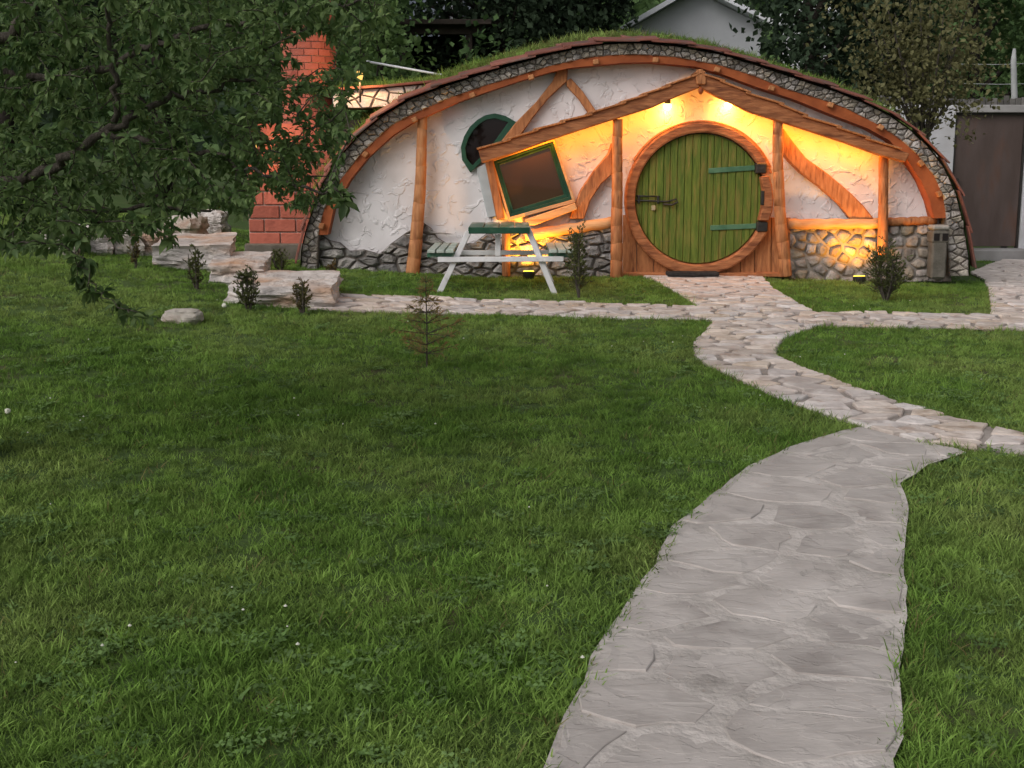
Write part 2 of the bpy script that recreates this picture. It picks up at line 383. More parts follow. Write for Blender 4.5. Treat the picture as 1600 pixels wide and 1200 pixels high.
def stone_mesh(name, poly, fn, h, bev, mat, parent, rnd, rough=.012, jit=.012, bottom=-.02, collect=None, pull0=.035, smooth=False):
    """a stone: outline poly (a,b), fn(a,b,height)->world"""
    pts = []
    n = len(poly); cx = sum(p[0] for p in poly) / n; cy = sum(p[1] for p in poly) / n
    for i in range(n):
        p, q = poly[i], poly[(i + 1) % n]; l = math.hypot(q[0] - p[0], q[1] - p[1])
        k = max(1, min(4, int(l / .09)))
        for s in range(k):
            t = s / k; x = p[0] + (q[0] - p[0]) * t; y = p[1] + (q[1] - p[1]) * t
            # pull corners in, wobble edges
            pull = (pull0 if s == 0 else 0) + rnd.uniform(0, jit) / max(.05, math.hypot(x - cx, y - cy))
            pts.append((x + (cx - x) * pull, y + (cy - y) * pull))
    N = len(pts); V = []; hz = [h + rnd.uniform(-rough, rough) for _ in range(N)]
    tilt = (rnd.uniform(-.5, .5) * rough / .15, rnd.uniform(-.5, .5) * rough / .15)
    def H(x, y, b): return b + tilt[0] * (x - cx) + tilt[1] * (y - cy)
    size = max(.04, math.sqrt(abs(area(poly)))); ins = min(.3, bev / size * 2)
    for p in pts: V.append(fn(p[0], p[1], bottom))
    for p, z in zip(pts, hz): V.append(fn(p[0], p[1], max(.002, H(p[0], p[1], z) - bev)))
    for p, z in zip(pts, hz):
        x = p[0] + (cx - p[0]) * ins; y = p[1] + (cy - p[1]) * ins
        V.append(fn(x, y, H(x, y, z)))
    for p in pts:
        x = p[0] + (cx - p[0]) * .55; y = p[1] + (cy - p[1]) * .55
        V.append(fn(x, y, H(x, y, h + rnd.uniform(-rough, rough) * .8)))
    V.append(fn(cx, cy, h + rnd.uniform(-rough, rough)))
    Fc = []
    for r in range(3):
        for i in range(N):
            j = (i + 1) % N; Fc.append((r * N + i, r * N + j, (r + 1) * N + j, (r + 1) * N + i))
    for i in range(N): Fc.append((3 * N + i, 3 * N + (i + 1) % N, 4 * N))
    if collect is not None:
        o = len(collect[0]); collect[0].extend(V); collect[1].extend([tuple(q + o for q in f) for f in Fc]); return None
    return mesh_obj(name, V, Fc, mat, parent, smooth)

# ------------------------------------------------------------------ ground
def axis(dense0, dense1, step, far):
    a = list(np.arange(dense0, dense1 + 1e-6, step)); s = step; lo = dense0; hi = dense1
    while hi < far: s *= 1.6; hi += s; a.append(hi)
    s = step
    while lo > -far: s *= 1.6; lo -= s; a.insert(0, lo)
    return a
GX, GY = axis(-9, 9, .25, 260), axis(-2, 22, .25, 260)
V = []; Fc = []
for y in GY:
    for x in GX:
        z = g(x, y)
        if abs(x) < 10 and -3 < y < 23: z += .012 * mnoise.noise(Vector((x * 1.3, y * 1.3, 0))) - .004
        V.append((x, y, z))
nx = len(GX)
for j in range(len(GY) - 1):
    for i in range(nx - 1): Fc.append((j * nx + i, j * nx + i + 1, (j + 1) * nx + i + 1, (j + 1) * nx + i))
lawn = struct(mesh_obj('lawn_ground', V, Fc, M['soil'], smooth=True))

def gp(pts): return [(gnd(x, y).x, gnd(x, y).y) for x, y in pts]
NEAR = [(850, 1200), (880, 1130), (905, 1075), (945, 1000), (985, 940), (1020, 890), (1050, 830), (1110, 780), (1170, 735),
        (1230, 706), (1290, 686), (1344, 673), (1400, 688), (1440, 698), (1494, 707), (1510, 714), (1450, 733), (1408, 762), (1420, 800), (1411, 870),
        (1416, 950), (1411, 1020), (1412, 1100), (1400, 1200), (1385, 1500), (1300, 2300), (420, 2300), (740, 1500)]
FAR = [(1004, 434), (1040, 450), (1068, 468), (1090, 481), (960, 478), (840, 472), (700, 468), (600, 465), (490, 461), (478, 487), (600, 491), (780, 494),
       (960, 500), (1112, 503), (1100, 520), (1081, 540), (1088, 564), (1120, 582), (1160, 600), (1208, 624), (1248, 638), (1300, 656), (1344, 671),
       (1400, 686), (1440, 696), (1496, 705), (1540, 709), (1600, 716), (1760, 740), (1760, 722), (1600, 681), (1584, 677), (1520, 664), (1496, 660), (1456, 645), (1412, 635),
       (1344, 612), (1300, 596), (1248, 574), (1218, 560), (1212, 550), (1224, 536), (1252, 520), (1288, 512), (1360, 514), (1480, 516), (1600, 520),
       (1800, 524), (1800, 497), (1700, 396), (1500, 396), (1514, 428), (1536, 438), (1544, 460), (1548, 495), (1400, 492), (1276, 491), (1240, 472), (1208, 454), (1186, 430)]
NEARW, FARW = gp(NEAR), gp(FAR)
FARW = [(x, min(y, 19.6)) for x, y in FARW]
def ragged(poly, amp, step=.14, seed=0):
    out = []
    for i in range(len(poly)):
        p, q = poly[i], poly[(i + 1) % len(poly)]; l = math.hypot(q[0] - p[0], q[1] - p[1]); k = max(1, int(l / step))
        for j in range(k):
            t = j / k; x = p[0] + (q[0] - p[0]) * t; y = p[1] + (q[1] - p[1]) * t
            out.append((x + amp * mnoise.noise(Vector((x * 6, y * 6, seed))), y + amp * mnoise.noise(Vector((x * 6, y * 6, seed + 9)))))
    return out
NEARW = ragged(NEARW, .022, seed=1); FARW = ragged(FARW, .03, seed=2)
def drape(name, poly, mat, lift, step=.35):
    xs = [p[0] for p in poly]; ys = [p[1] for p in poly]; V = []; Fc = []
    x = min(xs)
    while x < max(xs):
        y = min(ys)
        while y < max(ys):
            q = list(poly)
            for n, c in (((1, 0), x + step), ((-1, 0), -x), ((0, 1), y + step), ((0, -1), -y)):
                q = clip_half(q, n, c)
                if len(q) < 3: break
            if len(q) >= 3 and abs(area(q)) > 1e-5:
                if area(q) < 0: q.reverse()
                b = len(V); V += [(p[0], p[1], g(*p) + lift) for p in q]; Fc.append(tuple(range(b, b + len(q))))
            y += step
        x += step
    return struct(mesh_obj(name, V, Fc, mat))
gpath = drape('grey_flagstone_path', NEARW, M['mortar_path'], .025)
gf = lambda a, b, h: Vector((a, b, g(a, b) + h))
rn = random.Random(3)
for q in cells(NEARW, .40, .014, 1.2, 1.0, seed=14, concave=True):
    stone_mesh('flagstone', q, gf, .0285 + rn.uniform(-.003, .004), .003, M['slab'], gpath, rn, rough=.003, jit=.04, bottom=.0, pull0=.06)
fpath = drape('pale_flagstone_path', FARW, M['joint_far'], .014)
pl = cells(FARW, lambda x, y: .225 if y < 15.2 else .34, .020, 1.35, .85, seed=5, concave=True)
pl.sort(key=lambda q: sum(p[1] for p in q) / len(q) - 3 * abs(area(q)))
rest_ = ([], [])
for k, q in enumerate(pl):
    stone_mesh('flagstone', q, gf, .030 + rn.uniform(-.006, .008), .007, M['pale'], fpath, rn, rough=.005, jit=.016, bottom=.0, collect=rest_ if k >= 300 else None)
if rest_[0]: mesh_obj('far_flagstones', rest_[0], rest_[1], M['pale'], fpath)['kind'] = 'stuff'
print('flagstones', len(pl))

# ------------------------------------------------------------------ house
hb = W(1093, 431); house = thing('earth_house', 'white stucco earth-sheltered house with grassy arched roof and round green door', 'house', (hb.x, YF, hb.z))
SO = [(470, 425), (472, 385), (481, 351), (505, 285), (530, 246), (565, 208), (600, 180), (642, 155), (687, 138), (740, 120), (792, 104), (832, 93), (859, 85),
      (919, 72), (960, 68), (997, 67), (1055, 72), (1125, 85), (1180, 101), (1250, 125), (1309, 144), (1355, 163), (1390, 180), (1425, 205), (1453, 233),
      (1477, 264), (1495, 306), (1505, 345), (1512, 390), (1515, 432)]
RO = [(495, 425), (497, 367), (505, 330), (532, 281), (565, 239), (610, 197), (645, 178), (705, 152), (757, 134), (810, 118), (859, 103), (919, 90), (960, 86),
      (997, 85), (1055, 89), (1125, 102), (1180, 119), (1225, 138), (1285, 156), (1320, 168), (1369, 193), (1404, 215), (1432, 240), (1460, 275),
      (1474, 306), (1479, 341), (1482, 390), (1485, 432)]
RI = [(512, 367), (521, 327), (547, 281), (575, 246), (614, 211), (649, 189), (712, 161), (757, 145), (810, 127), (859, 113), (890, 106), (972, 98), (1014, 97),
      (1088, 104), (1135, 118), (1180, 135), (1243, 156), (1302, 180), (1355, 200), (1390, 219), (1418, 250), (1439, 282), (1453, 313), (1460, 341)]
def resample(pts, n):
    P = np.array(pts, float); d = np.r_[0, np.cumsum(np.hypot(*np.diff(P, axis=0).T))]; t = np.linspace(0, d[-1], n)
    return np.c_[np.interp(t, d, P[:, 0]), np.interp(t, d, P[:, 1])], d[-1]
def xz(pts, w_): return [(W(x, y, w_).x, W(x, y, w_).z) for x, y in pts]
# wall (stucco) with gentle unevenness
wall_pts = xz(RO, 0.0)
bm = bmesh.new()
step = .12; xs = [p[0] for p in wall_pts]; zs = [p[1] for p in wall_pts]; x = min(xs)
while x < max(xs):
    z = min(zs)
    while z < max(zs):
        q = list(wall_pts)
        for n, c in (((1, 0), x + step), ((-1, 0), -x), ((0, 1), z + step), ((0, -1), -z)):
            q = clip_half(q, n, c)
            if len(q) < 3: break
        if len(q) >= 3 and abs(area(q)) > 1e-6:
            vs = [bm.verts.new((p[0], YF + .012 * mnoise.noise(Vector((p[0] * 2.2, p[1] * 2.2, 3))) + .006 * mnoise.noise(Vector((p[0] * 7, p[1] * 7, 9))), p[1])) for p in q]
            bm.faces.new(vs)
        z += step
    x += step
bmesh.ops.remove_doubles(bm, verts=bm.verts, dist=.0008)
# thickness so that the wall is solid
bk = [bm.verts.new((p[0], YF + .3, p[1])) for p in wall_pts]; bm.faces.new(bk)
wall = bm_obj('wall', bm, M['stucco'], house, smooth=True)
# arch shell (mortar) and its stones
AW = .26
N_ = 240
so_, _ = resample(SO, N_); ro_, _ = resample(RO, N_)
soW = np.array(xz(so_, AW)); roW = np.array(xz(ro_, AW))
V = []; Fc = []
for i in range(N_):
    for p, y in ((soW[i], YF - AW + .03), (roW[i], YF - AW + .03), (roW[i], YF + .25), (soW[i], YF + .25)): V.append((p[0], y, p[1]))
for i in range(N_ - 1):
    for k in range(4): Fc.append((i * 4 + k, i * 4 + (k + 1) % 4, i * 4 + 4 + (k + 1) % 4, i * 4 + 4 + k))
Fc += [(0, 1, 2, 3), tuple((N_ - 1) * 4 + k for k in (3, 2, 1, 0))]
arch = mesh_obj('stone_arch', V, Fc, M['mortar'], house)
mid = (soW + roW) / 2; cum = np.r_[0, np.cumsum(np.hypot(*np.diff(mid, axis=0).T))]; AL = cum[-1]
def amap(s, t, h):
    i = np.interp(s, cum, np.arange(N_)); k = np.arange(N_)
    a = [np.interp(i, k, roW[:, c]) for c in (0, 1)]; b = [np.interp(i, k, soW[:, c]) for c in (0, 1)]
    u = t / .17
    return Vector((a[0] + (b[0] - a[0]) * u, YF - AW + .03 - h, a[1] + (b[1] - a[1]) * u))
for q in cells([(0, 0), (AL, 0), (AL, .17), (0, .17)], .088, .004, 1.05, 1.25, seed=9):
    stone_mesh('stone', q, amap, .028 + rn.uniform(-.012, .02), .014, M['arch'], arch, rn, rough=.008, jit=.006, bottom=-.01)
# timber rim beneath the arch
rr_, _ = resample([p for p in RO if 1 <= 1][1:-2], N_); ri_, _ = resample(RI, N_)
a = np.array(xz(rr_, .24)); b = np.array(xz(ri_, .24)); V = []; Fc = []
for i in range(N_):
    for p, y in ((a[i], YF - .235), (b[i], YF - .235), (b[i], YF + .01), (a[i], YF + .01)): V.append((p[0], y, p[1]))
for i in range(N_ - 1):
    for k in range(4): Fc.append((i * 4 + k, i * 4 + (k + 1) % 4, i * 4 + 4 + (k + 1) % 4, i * 4 + 4 + k))
Fc += [(0, 1, 2, 3), tuple((N_ - 1) * 4 + k for k in (3, 2, 1, 0))]
rim = mesh_obj('arch_rim', V, Fc, M['rim'], house)
for (x, y, an) in [(503, 350, 72), (571, 238, 48), (648, 184, 26), (738, 146, 19), (830, 118, 16), (931, 94, 7), (1024, 91, -3), (1120, 106, -15), (1205, 135, -20), (1297, 161, -20), (1375, 196, -30), (1438, 252, -52), (1467, 300, -68)]:
    p = W(x, y + 3, .25)
    bm_obj('rafter_end', box_bm((p.x, p.y, p.z), (.068, .1, .058), Matrix.Rotation(-R(an), 3, 'Y'), .008), M['logw'], rim)
# roof tiles along the front edge of the roof
apex = int(np.argmax(soW[:, 1])); scum = np.r_[0, np.cumsum(np.hypot(*np.diff(soW, axis=0).T))]
roof_tilt = []
def tile_at(sa, sb, y0, y1, lift, rise, name, mat):
    """a tile from low end sa to high end sb along the arch"""
    P = [np.array([np.interp(s, scum, soW[:, c]) for c in (0, 1)]) for s in (sa, sb)]
    t = P[1] - P[0]; t = t / np.linalg.norm(t); n = np.array([-t[1], t[0]])
    if n[1] < 0: n = -n
    if abs(n[1]) < .3 and ((P[0][0] < 0 and n[0] > 0) or (P[0][0] > 1 and n[0] < 0)): n = -n
    V = []
    for (s, k) in ((0, lift + .03), (1, lift)):
        for y, e in ((y0, 0), (y1, rise)):
            for th in (0, .022):
                p = P[s] + n * (k + e + th); V.append((p[0], y, p[1]))
    bm = bmesh.new(); vs = [bm.verts.new(v) for v in V]
    for f in ((0, 1, 3, 2), (4, 6, 7, 5), (0, 4, 5, 1), (2, 3, 7, 6), (1, 5, 7, 3), (0, 2, 6, 4)): bm.faces.new([vs[i] for i in f])
    bmesh.ops.bevel(bm, geom=list(bm.edges), offset=.005, segments=1, affect='EDGES')
    return bm_obj(name, bm, mat, roof_deck)
# roof deck + mound
deck = []; Fc = []
prof, _ = resample(SO, 80); pw = np.array(xz(prof, .2)); cxm = pw[:, 0].mean()
nrm = np.zeros_like(pw)
for i in range(80):
    t = pw[min(79, i + 1)] - pw[max(0, i - 1)]; t /= np.linalg.norm(t); nrm[i] = (-t[1], t[0])
rows = [(-.24, -.002), (.1, .02), (.45, .08), (.9, .19), (1.6, .25), (3, .2), (4.5, -.02), (6, -.5), (7, -1.6)]
for (dy, o) in rows:
    for i in range(80):
        p = pw[i] + nrm[i] * (o + .004); wob = .03 * mnoise.noise(Vector((p[0] * 1.1, dy * 1.1, 5))) if dy > .2 else 0
        deck.append((p[0], YF + dy, max(.1, p[1] + wob)))
for j in range(len(rows) - 1):
    for i in range(79): Fc.append((j * 80 + i, j * 80 + i + 1, j * 80 + 81 + i, j * 80 + 80 + i))
roof_deck = mesh_obj('roof', deck, Fc, M['soil'], house, smooth=True)
sap = scum[apex]
for row, (y0, y1, lf) in enumerate(((YF - .36, YF + .06, .0), (YF + .0, YF + .42, .03))):
    s = .1 if row == 0 else 1.2
    while s < sap - .1:
        l = random.uniform(.36, .46); tile_at(s, min(s + l + .09, sap + .1), y0 - random.uniform(0, .03), y1, lf + random.uniform(0, .012), .075, 'roof_tile', M['tile']); s += l
    s = scum[-1] - (.1 if row == 0 else 1.2)
    while s > sap + .1:
        l = random.uniform(.36, .46); tile_at(s, max(s - l - .09, sap - .1), y0 - random.uniform(0, .03), y1, lf + random.uniform(0, .012), .075, 'roof_tile', M['tile']); s -= l
# stone plinth
def fmap(off):
    return lambda a, b, h: Vector((a, YF - off - h, b))
LB = [(476, 440), (478, 372), (500, 366), (516, 376), (531, 379), (546, 392), (568, 390), (593, 397), (610, 381), (635, 363), (660, 347), (674, 357), (684, 372), (698, 380),
      (740, 380), (757, 367), (766, 362), (776, 374), (800, 362), (835, 366), (880, 368), (957, 352), (957, 440)]
RB = [(1234, 440), (1234, 352), (1375, 353), (1484, 348), (1486, 440)]
for nm, poly, mt, sd, hh, sx_, jn_ in (('stone_plinth', LB, M['stone'], 21, .07, 1.6, .007), ('stone_plinth', RB, M['stonew'], 22, .05, 1.15, .016)):
    pw_ = xz(poly, .05)
    base = bm_obj(nm, extr_bm(pw_, YF - .05, YF + .02), M['mortar'] if sd == 21 else M['mortarw'], house)
    for q in cells(pw_, .15, jn_, sx_, .82 if sd == 21 else 1.0, seed=sd):
        stone_mesh('stone', q, fmap(.05), hh * rn.uniform(.5, 1.15), .028, mt, base, rn, rough=.014 if sd == 21 else .008, jit=.01, bottom=-.01, smooth=sd == 22, pull0=.05)
# posts: logs notched with rings
def ringed(name, p0, p1, r0, r1, parent, mat, bow=(0, 0), spacing=.2):
    L = (p1 - p0).length; pts = []; rad = []; n = max(2, int(L / spacing))
    for i in range(n):
        for t, k in ((.015, .965), (.06, 1.0), (.5, 1.01 + .012 * math.sin(i * 2.3)), (.95, 1.01), (.99, .965)):
            u = (i + t) / n; p = p0.lerp(p1, u); bb = math.sin(math.pi * u)
            pts.append(p + Vector((bow[0] * bb + .002 * math.sin(i * 1.7), 0, 0))); rad.append((r0 + (r1 - r0) * u) * k)
    return tube(name, pts, rad, mat, parent, 12)
ringed('post', W(644, 431, .16), W(660, 172, .16), .084, .055, house, M['logw'], bow=(.03, 0))
ringed('post', W(963, 434, .30), W(965, 186, .30), .074, .058, house, M['wood'])
ringed('post', W(1228, 432, .30), W(1215, 183, .30), .074, .058, house, M['wood'], bow=(-.03, 0))
ringed('post', W(1379, 400, .20), W(1381, 236, .20), .062, .058, house, M['wood'], spacing=.3)
ringed('post', W(791, 432, .17), W(790, 360, .17), .05, .05, house, M['wood'], spacing=.3)
px_poly('post', [(757, 250), (770, 246), (789, 342), (776, 344)], .18, .03, M['wood'], house)
px_poly('trim_board', [(744, 262), (761, 255), (776, 338), (762, 340)], .05, -.01, M['greyboard'], house, .006)
# braces
px_poly('brace', [(872, 106), (888, 104), (886, 127), (857, 154), (833, 184), (812, 214), (779, 226), (806, 191), (837, 160), (863, 127)], .10, -.02, M['wood'], house)
px_poly('brace', [(885, 126), (892, 122), (911, 143), (932, 174), (921, 180), (906, 157), (886, 135)], .085, -.02, M['wood'], house, .008)
px_poly('brace', [(956, 222), (950, 240), (928, 266), (907, 297), (890, 342), (913, 342), (923, 313), (940, 287), (957, 272)], .12, -.02, M['wood'], house)
px_poly('brace', [(1224, 200), (1240, 222), (1260, 247), (1295, 272), (1327, 299), (1351, 323), (1366, 342), (1329, 342), (1310, 318), (1278, 290), (1250, 269), (1232, 251), (1224, 240)], .12, -.02, M['wood'], house)
# sill logs
def logh(pts, r, mat, w_, name='sill_log'):
    P = [W(x, y, w_) for x, y in pts]; n = 14; pts3 = []; rad = []
    for i in range(n + 1):
        u = i / n * (len(P) - 1); k = min(int(u), len(P) - 2); p = P[k].lerp(P[k + 1], u - k)
        pts3.append(p + Vector((0, 0, .006 * math.sin(i * 1.9)))); rad.append(r * (1 + .05 * math.sin(i * 2.7)))
    return tube(name, pts3, rad, mat, house, 10)
logh([(820, 368), (880, 359), (957, 347)], .068, M['sill'], .09)
logh([(1232, 350), (1300, 350), (1372, 349)], .064, M['sill'], .09)
logh([(1386, 347), (1462, 344)], .052, M['wood'], .09)
# gable canopy: planks, front beams, crown block
GW = .40
LBm = [(747, 234), (833, 203), (917, 178), (1020, 142), (1060, 127), (1094, 114), (1094, 137), (1063, 149), (1020, 168), (940, 193), (860, 219), (800, 241), (753, 255)]
RBm = [(1094, 114), (1133, 128), (1173, 146), (1223, 164), (1260, 182), (1313, 200), (1358, 217), (1422, 240), (1415, 254), (1372, 242), (1320, 223), (1225, 192), (1173, 176), (1120, 151), (1094, 137)]
px_poly('gable_beam', LBm, GW, GW - .12, M['woodh'], house, .014)
px_poly('gable_beam', RBm, GW, GW - .12, M['woodh'], house, .014)
px_poly('gable_crown', [(1090, 108), (1099, 108), (1104, 124), (1103, 132), (1089, 132), (1087, 122)], GW + .03, GW - .1, M['wood'], house, .01)
fin = W(1095, 142, GW + .0)
bm = bmesh.new(); bmesh.ops.create_uvsphere(bm, u_segments=10, v_segments=7, radius=.032)
for v in bm.verts: v.co = Vector((v.co.x, v.co.y, v.co.z * 1.25)) + fin
bm_obj('finial', bm, M['rim'], house, True)
def planks(pts):
    for (x0, y0), (x1, y1) in zip(pts[:-1], pts[1:]):
        P0 = W(x0, y0, GW); P1 = W(x1, y1, GW)
        d = (P1 - P0).normalized(); up = Vector((-d.z, 0, d.x)); up = up if up.z > 0 else -up
        low, high = (P0, P1) if P0.z < P1.z else (P1, P0)
        dd = (high - low).normalized()
        V = []
        for p, k in ((low, .018), (high + dd * .06, -.004)):
            for th in (0, .022):
                for y in (YF - GW - .035, YF - .01): q = p + up * (k + th - .026); V.append((q.x, y, q.z))
        bm = bmesh.new(); vs = [bm.verts.new(v) for v in V]
        for f in ((0, 1, 3, 2), (4, 6, 7, 5), (0, 4, 5, 1), (2, 3, 7, 6), (0, 2, 6, 4), (1, 5, 7, 3)): bm.faces.new([vs[i] for i in f])
        bmesh.ops.bevel(bm, geom=list(bm.edges), offset=.005, segments=1, affect='EDGES')
        bm_obj('canopy_board', bm, M['wood'], house)
planks([(745, 233), (790, 218), (833, 203), (875, 190), (917, 178), (970, 160), (1003, 148), (1040, 134), (1093, 113)])
planks([(1096, 113), (1133, 127), (1173, 145), (1225, 163), (1262, 181), (1315, 199), (1360, 216), (1408, 233)])
# round window with dark green frame
RWo = [(807, 191), (790, 181), (773, 177), (758, 180), (746, 187), (734, 198), (725, 213), (720, 230), (722, 250), (735, 270), (778, 228)]
RWi = [(794, 191), (774, 185), (760, 187), (750, 193), (740, 203), (732, 216), (727, 231), (729, 247), (738, 259), (772, 222)]
rw = px_poly('window', RWo, .03, -.02, M['green'], house, .006); rw['label'] = 'dark green framed half-round window'
px_poly('pane', RWi, .036, .0, M['paned'], rw, 0)
# raised frame ring
def frame_ring(name, outer, inner, w0, w1, mat, parent):
    o = [W(x, y, w0) for x, y in outer]; i_ = [W(x, y, w0) for x, y in inner]; n = len(o); V = []; Fc = []
    for k in range(n):
        for p, y in ((o[k], YF - w0), (i_[k], YF - w0), (i_[k], YF - w1), (o[k], YF - w1)): V.append((p.x, y, p.z))
    for k in range(n):
        j = (k + 1) % n
        for e in range(4): Fc.append((k * 4 + e, k * 4 + (e + 1) % 4, j * 4 + (e + 1) % 4, j * 4 + e))
    bm = bmesh.new(); vs = [bm.verts.new(v) for v in V]
    for f in Fc: bm.faces.new([vs[q] for q in f])
    bmesh.ops.bevel(bm, geom=[e for e in bm.edges], offset=.004, segments=1, affect='EDGES', clamp_overlap=True)
    return bm_obj(name, bm, mat, parent)
ro2, _ = resample(RWo + [RWo[0]], 40); ri2, _ = resample(RWi + [RWi[0]], 40)
frame_ring('frame', ro2[:-1], ri2[:-1], .075, .03, M['green'], rw)
# tilted window
TWo = [(771, 252), (864, 221), (894, 312), (797, 339)]; TWm = [(776, 255), (861, 226), (888, 308), (799, 334)]; TWi = [(780, 258), (859, 231), (881, 304), (802, 328)]
surround = [(767, 250), (866, 217), (900, 316), (795, 345)]
tw = px_poly('window', TWo, .05, -.02, M['sill'], house, .004); tw['label'] = 'tilted square window with green frame'
frame_ring('window_surround', surround, TWo, .14, -.01, M['sill'], tw)
frame_ring('frame', TWo, TWm, .12, .05, M['green'], tw); frame_ring('sash', TWm, TWi, .10, .05, M['green'], tw)
q = [W(x, y, .062) for x, y in TWi]; zm = sum(v.z for v in q) / 4   # the pane leans back a little
V = [(v.x, v.y + (v.z - zm) * .008 + dy, v.z) for dy in (0, .006) for v in q]
mesh_obj('pane', V, [(0, 1, 2, 3), (7, 6, 5, 4), (0, 4, 5, 1), (1, 5, 6, 2), (2, 6, 7, 3), (3, 7, 4, 0)], M['pane'], tw)
px_poly('sill_board', [(820, 343), (899, 317), (902, 327), (836, 352), (824, 352)], .2, .0, M['sill'], tw, .008)
# round door ---------------------------------------------------------------
DC = W(1093, 311, .08); DR = 101.5 / 128 * 1.0
sc = (W(1193, 311, .08).x - W(1093, 311, .08).x) / 100; DR = 101 * sc
door = px_poly('door', [(1093 + 100 * math.cos(t * math.pi / 24), 311 + 100 * math.sin(t * math.pi / 24)) for t in range(48)], .03, .0, M['iron'], house, 0)
door['label'] = 'round green plank door with strap hinges'
x = -DR
k = 0
while x < DR - .01:
    wd = random.uniform(.075, .10); x1 = min(DR, x + wd)
    if DR - x1 < .04: x1 = DR
    pts = []
    for s in range(5): xx = x + .002 + (x1 - x - .004) * s / 4; pts.append((xx, math.sqrt(max(0, (DR - .006) ** 2 - xx * xx))))
    outl = [(DC.x + a_, DC.z + b_) for a_, b_ in pts] + [(DC.x + a_, DC.z - b_) for a_, b_ in reversed(pts)]
    q = [outl[0]]
    for p in outl[1:]:
        if math.hypot(p[0] - q[-1][0], p[1] - q[-1][1]) > .004: q.append(p)
    if math.hypot(q[0][0] - q[-1][0], q[0][1] - q[-1][1]) < .004: q.pop()
    if len(q) >= 3: bm_obj('plank', extr_bm(q, YF - .085 - random.uniform(0, .008), YF - .03, .006), M['plank'], door)
    x = x1
# ring of curved timbers
def ring_seg(name, a0, a1, r0, r1, y0, y1, mat, parent, n=8):
    V = []; Fc = []
    for i in range(n + 1):
        an = a0 + (a1 - a0) * i / n
        for r, y in ((r1, y0 + .012), (r1 - .02, y0), (r0 + .02, y0), (r0, y0 + .012), (r0, y1), (r1, y1)):
            V.append((DC.x + r * math.cos(an), y, DC.z + r * math.sin(an)))
    for i in range(n):
        for e in range(6): Fc.append((i * 6 + e, i * 6 + (e + 1) % 6, i * 6 + 6 + (e + 1) % 6, i * 6 + 6 + e))
    Fc += [(0, 1, 2, 3, 4, 5), tuple(n * 6 + e for e in (5, 4, 3, 2, 1, 0))]
    return mesh_obj(name, V, Fc, mat, parent)
fr = ring_seg('door_frame', R(20), R(337), DR + .006, DR + .125, YF - .17, YF, M['woodh'], house, 64)
ring_seg('frame_moulding', R(24), R(150), DR + .118, DR + .150, YF - .12, YF, M['wood'], fr, 40)
px_poly('hinge_block', [(1189, 276), (1202, 274), (1207, 290), (1209, 310), (1207, 330), (1202, 345), (1186, 345), (1191, 326), (1193, 310), (1192, 292)], .22, .0, M['woodh'], fr, .012)
for a0 in (60, 105, 150, 195, 240, 285):
    pass
for (x0, y0, x1, y1) in ((1107, 267, 1181, 262), (1110, 356, 1183, 353)):
    A_ = W(x0, y0, .10); B_ = W(x1, y1, .10)
    st = bm_obj('strap_hinge', bar_bm(A_, B_, .062, .02, (0, 1, 0), .005), M['teal'], door)
    c = W(x1 + 7, y1 + 1, .13); bm_obj('hinge_bracket', box_bm((c.x, c.y, c.z), (.13, .13, .12), None, .012), M['iron'], st)
c = W(1191, 309, .2); bm_obj('gap_strip', box_bm((c.x, c.y, c.z), (.035, .06, .17), None, .004), M['iron'], door)  # black strip added for the dark gap by the hinge block, shade as colour
bolt = tube('bolt', [W(988, 313, .12), W(1020, 314, .12), W(1042, 315, .12), W(1057, 311, .13), W(1059, 316, .13), W(1050, 320, .13), W(1036, 319, .12)], [.011] * 7, M['iron'], door, 8)
tube('bolt_guide', [W(994, 306, .115), W(1031, 307, .115)], [.009, .009], M['iron'], bolt, 8)
for x_ in (998, 1028): bm_obj('staple', box_bm(W(x_, 312, .11), (.025, .04, .09), None, .004), M['iron'], bolt)
c = W(1021, 325, .12); bm_obj('padlock', box_bm((c.x, c.y, c.z), (.05, .03, .06), None, .008), mk('brass', (.3, .24, .14), (.4, .33, .2), 9, .4), bolt)
# boards behind the lower half of the ring
xx = 973
while xx < 1236:
    wd = random.choice((22, 26, 31)); x1 = min(1236, xx + wd)
    top = 336 if xx < 985 else (350 if xx < 1010 else (372 if xx < 1160 else 340))
    px_poly('base_board', [(xx + .6, 429), (xx + .6, top), (x1 - .4, top), (x1 - .4, 429)], .045 + random.uniform(0, .006), .0, M['wood'], house, .004)
    xx = x1
px_poly('threshold', [(974, 433), (974, 426), (1234, 426), (1234, 433)], .13, .0, M['woodh'], house, .008)
matp = gnd(1078, 434)
mat_o = bm_obj('door_mat', box_bm((matp.x, YF - .33, g(matp.x, YF - .33) + .065), (.62, .2, .05), None, .012), M['mat'])
tag(mat_o, 'dark mat on the step in front of the round door', 'door mat')
# spotlights under the gable
def lamp(name, kind, loc, energy, col, parent, **kw):
    l = bpy.data.lights.new(name, kind); l.energy = energy; l.color = col
    for k_, v_ in kw.items(): setattr(l, k_, v_)
    o = bpy.data.objects.new(name, l); link(o, parent); o.location = Vector(loc) - (wloc(parent) if parent else Vector())
    return o
WARM = (1.0, .53, .13)
for (x_, y_) in ((1043, 166), (1138, 164)):
    p = W(x_, y_, .12)
    cap_ = tube('spotlight', [p + Vector((0, -.01, .10)), p + Vector((0, 0, .028))], [.03, .04], M['iron'], house, 12)
    bm = bmesh.new(); bmesh.ops.create_uvsphere(bm, u_segments=12, v_segments=8, radius=.045)
    for v in bm.verts: v.co += p
    bm_obj('bulb', bm, M['bulb'], cap_, True)
    lamp('bulb_light', 'POINT', p + Vector((0, .02, -.05)), 8.5, (1, .38, .03), cap_, shadow_soft_size=.03)
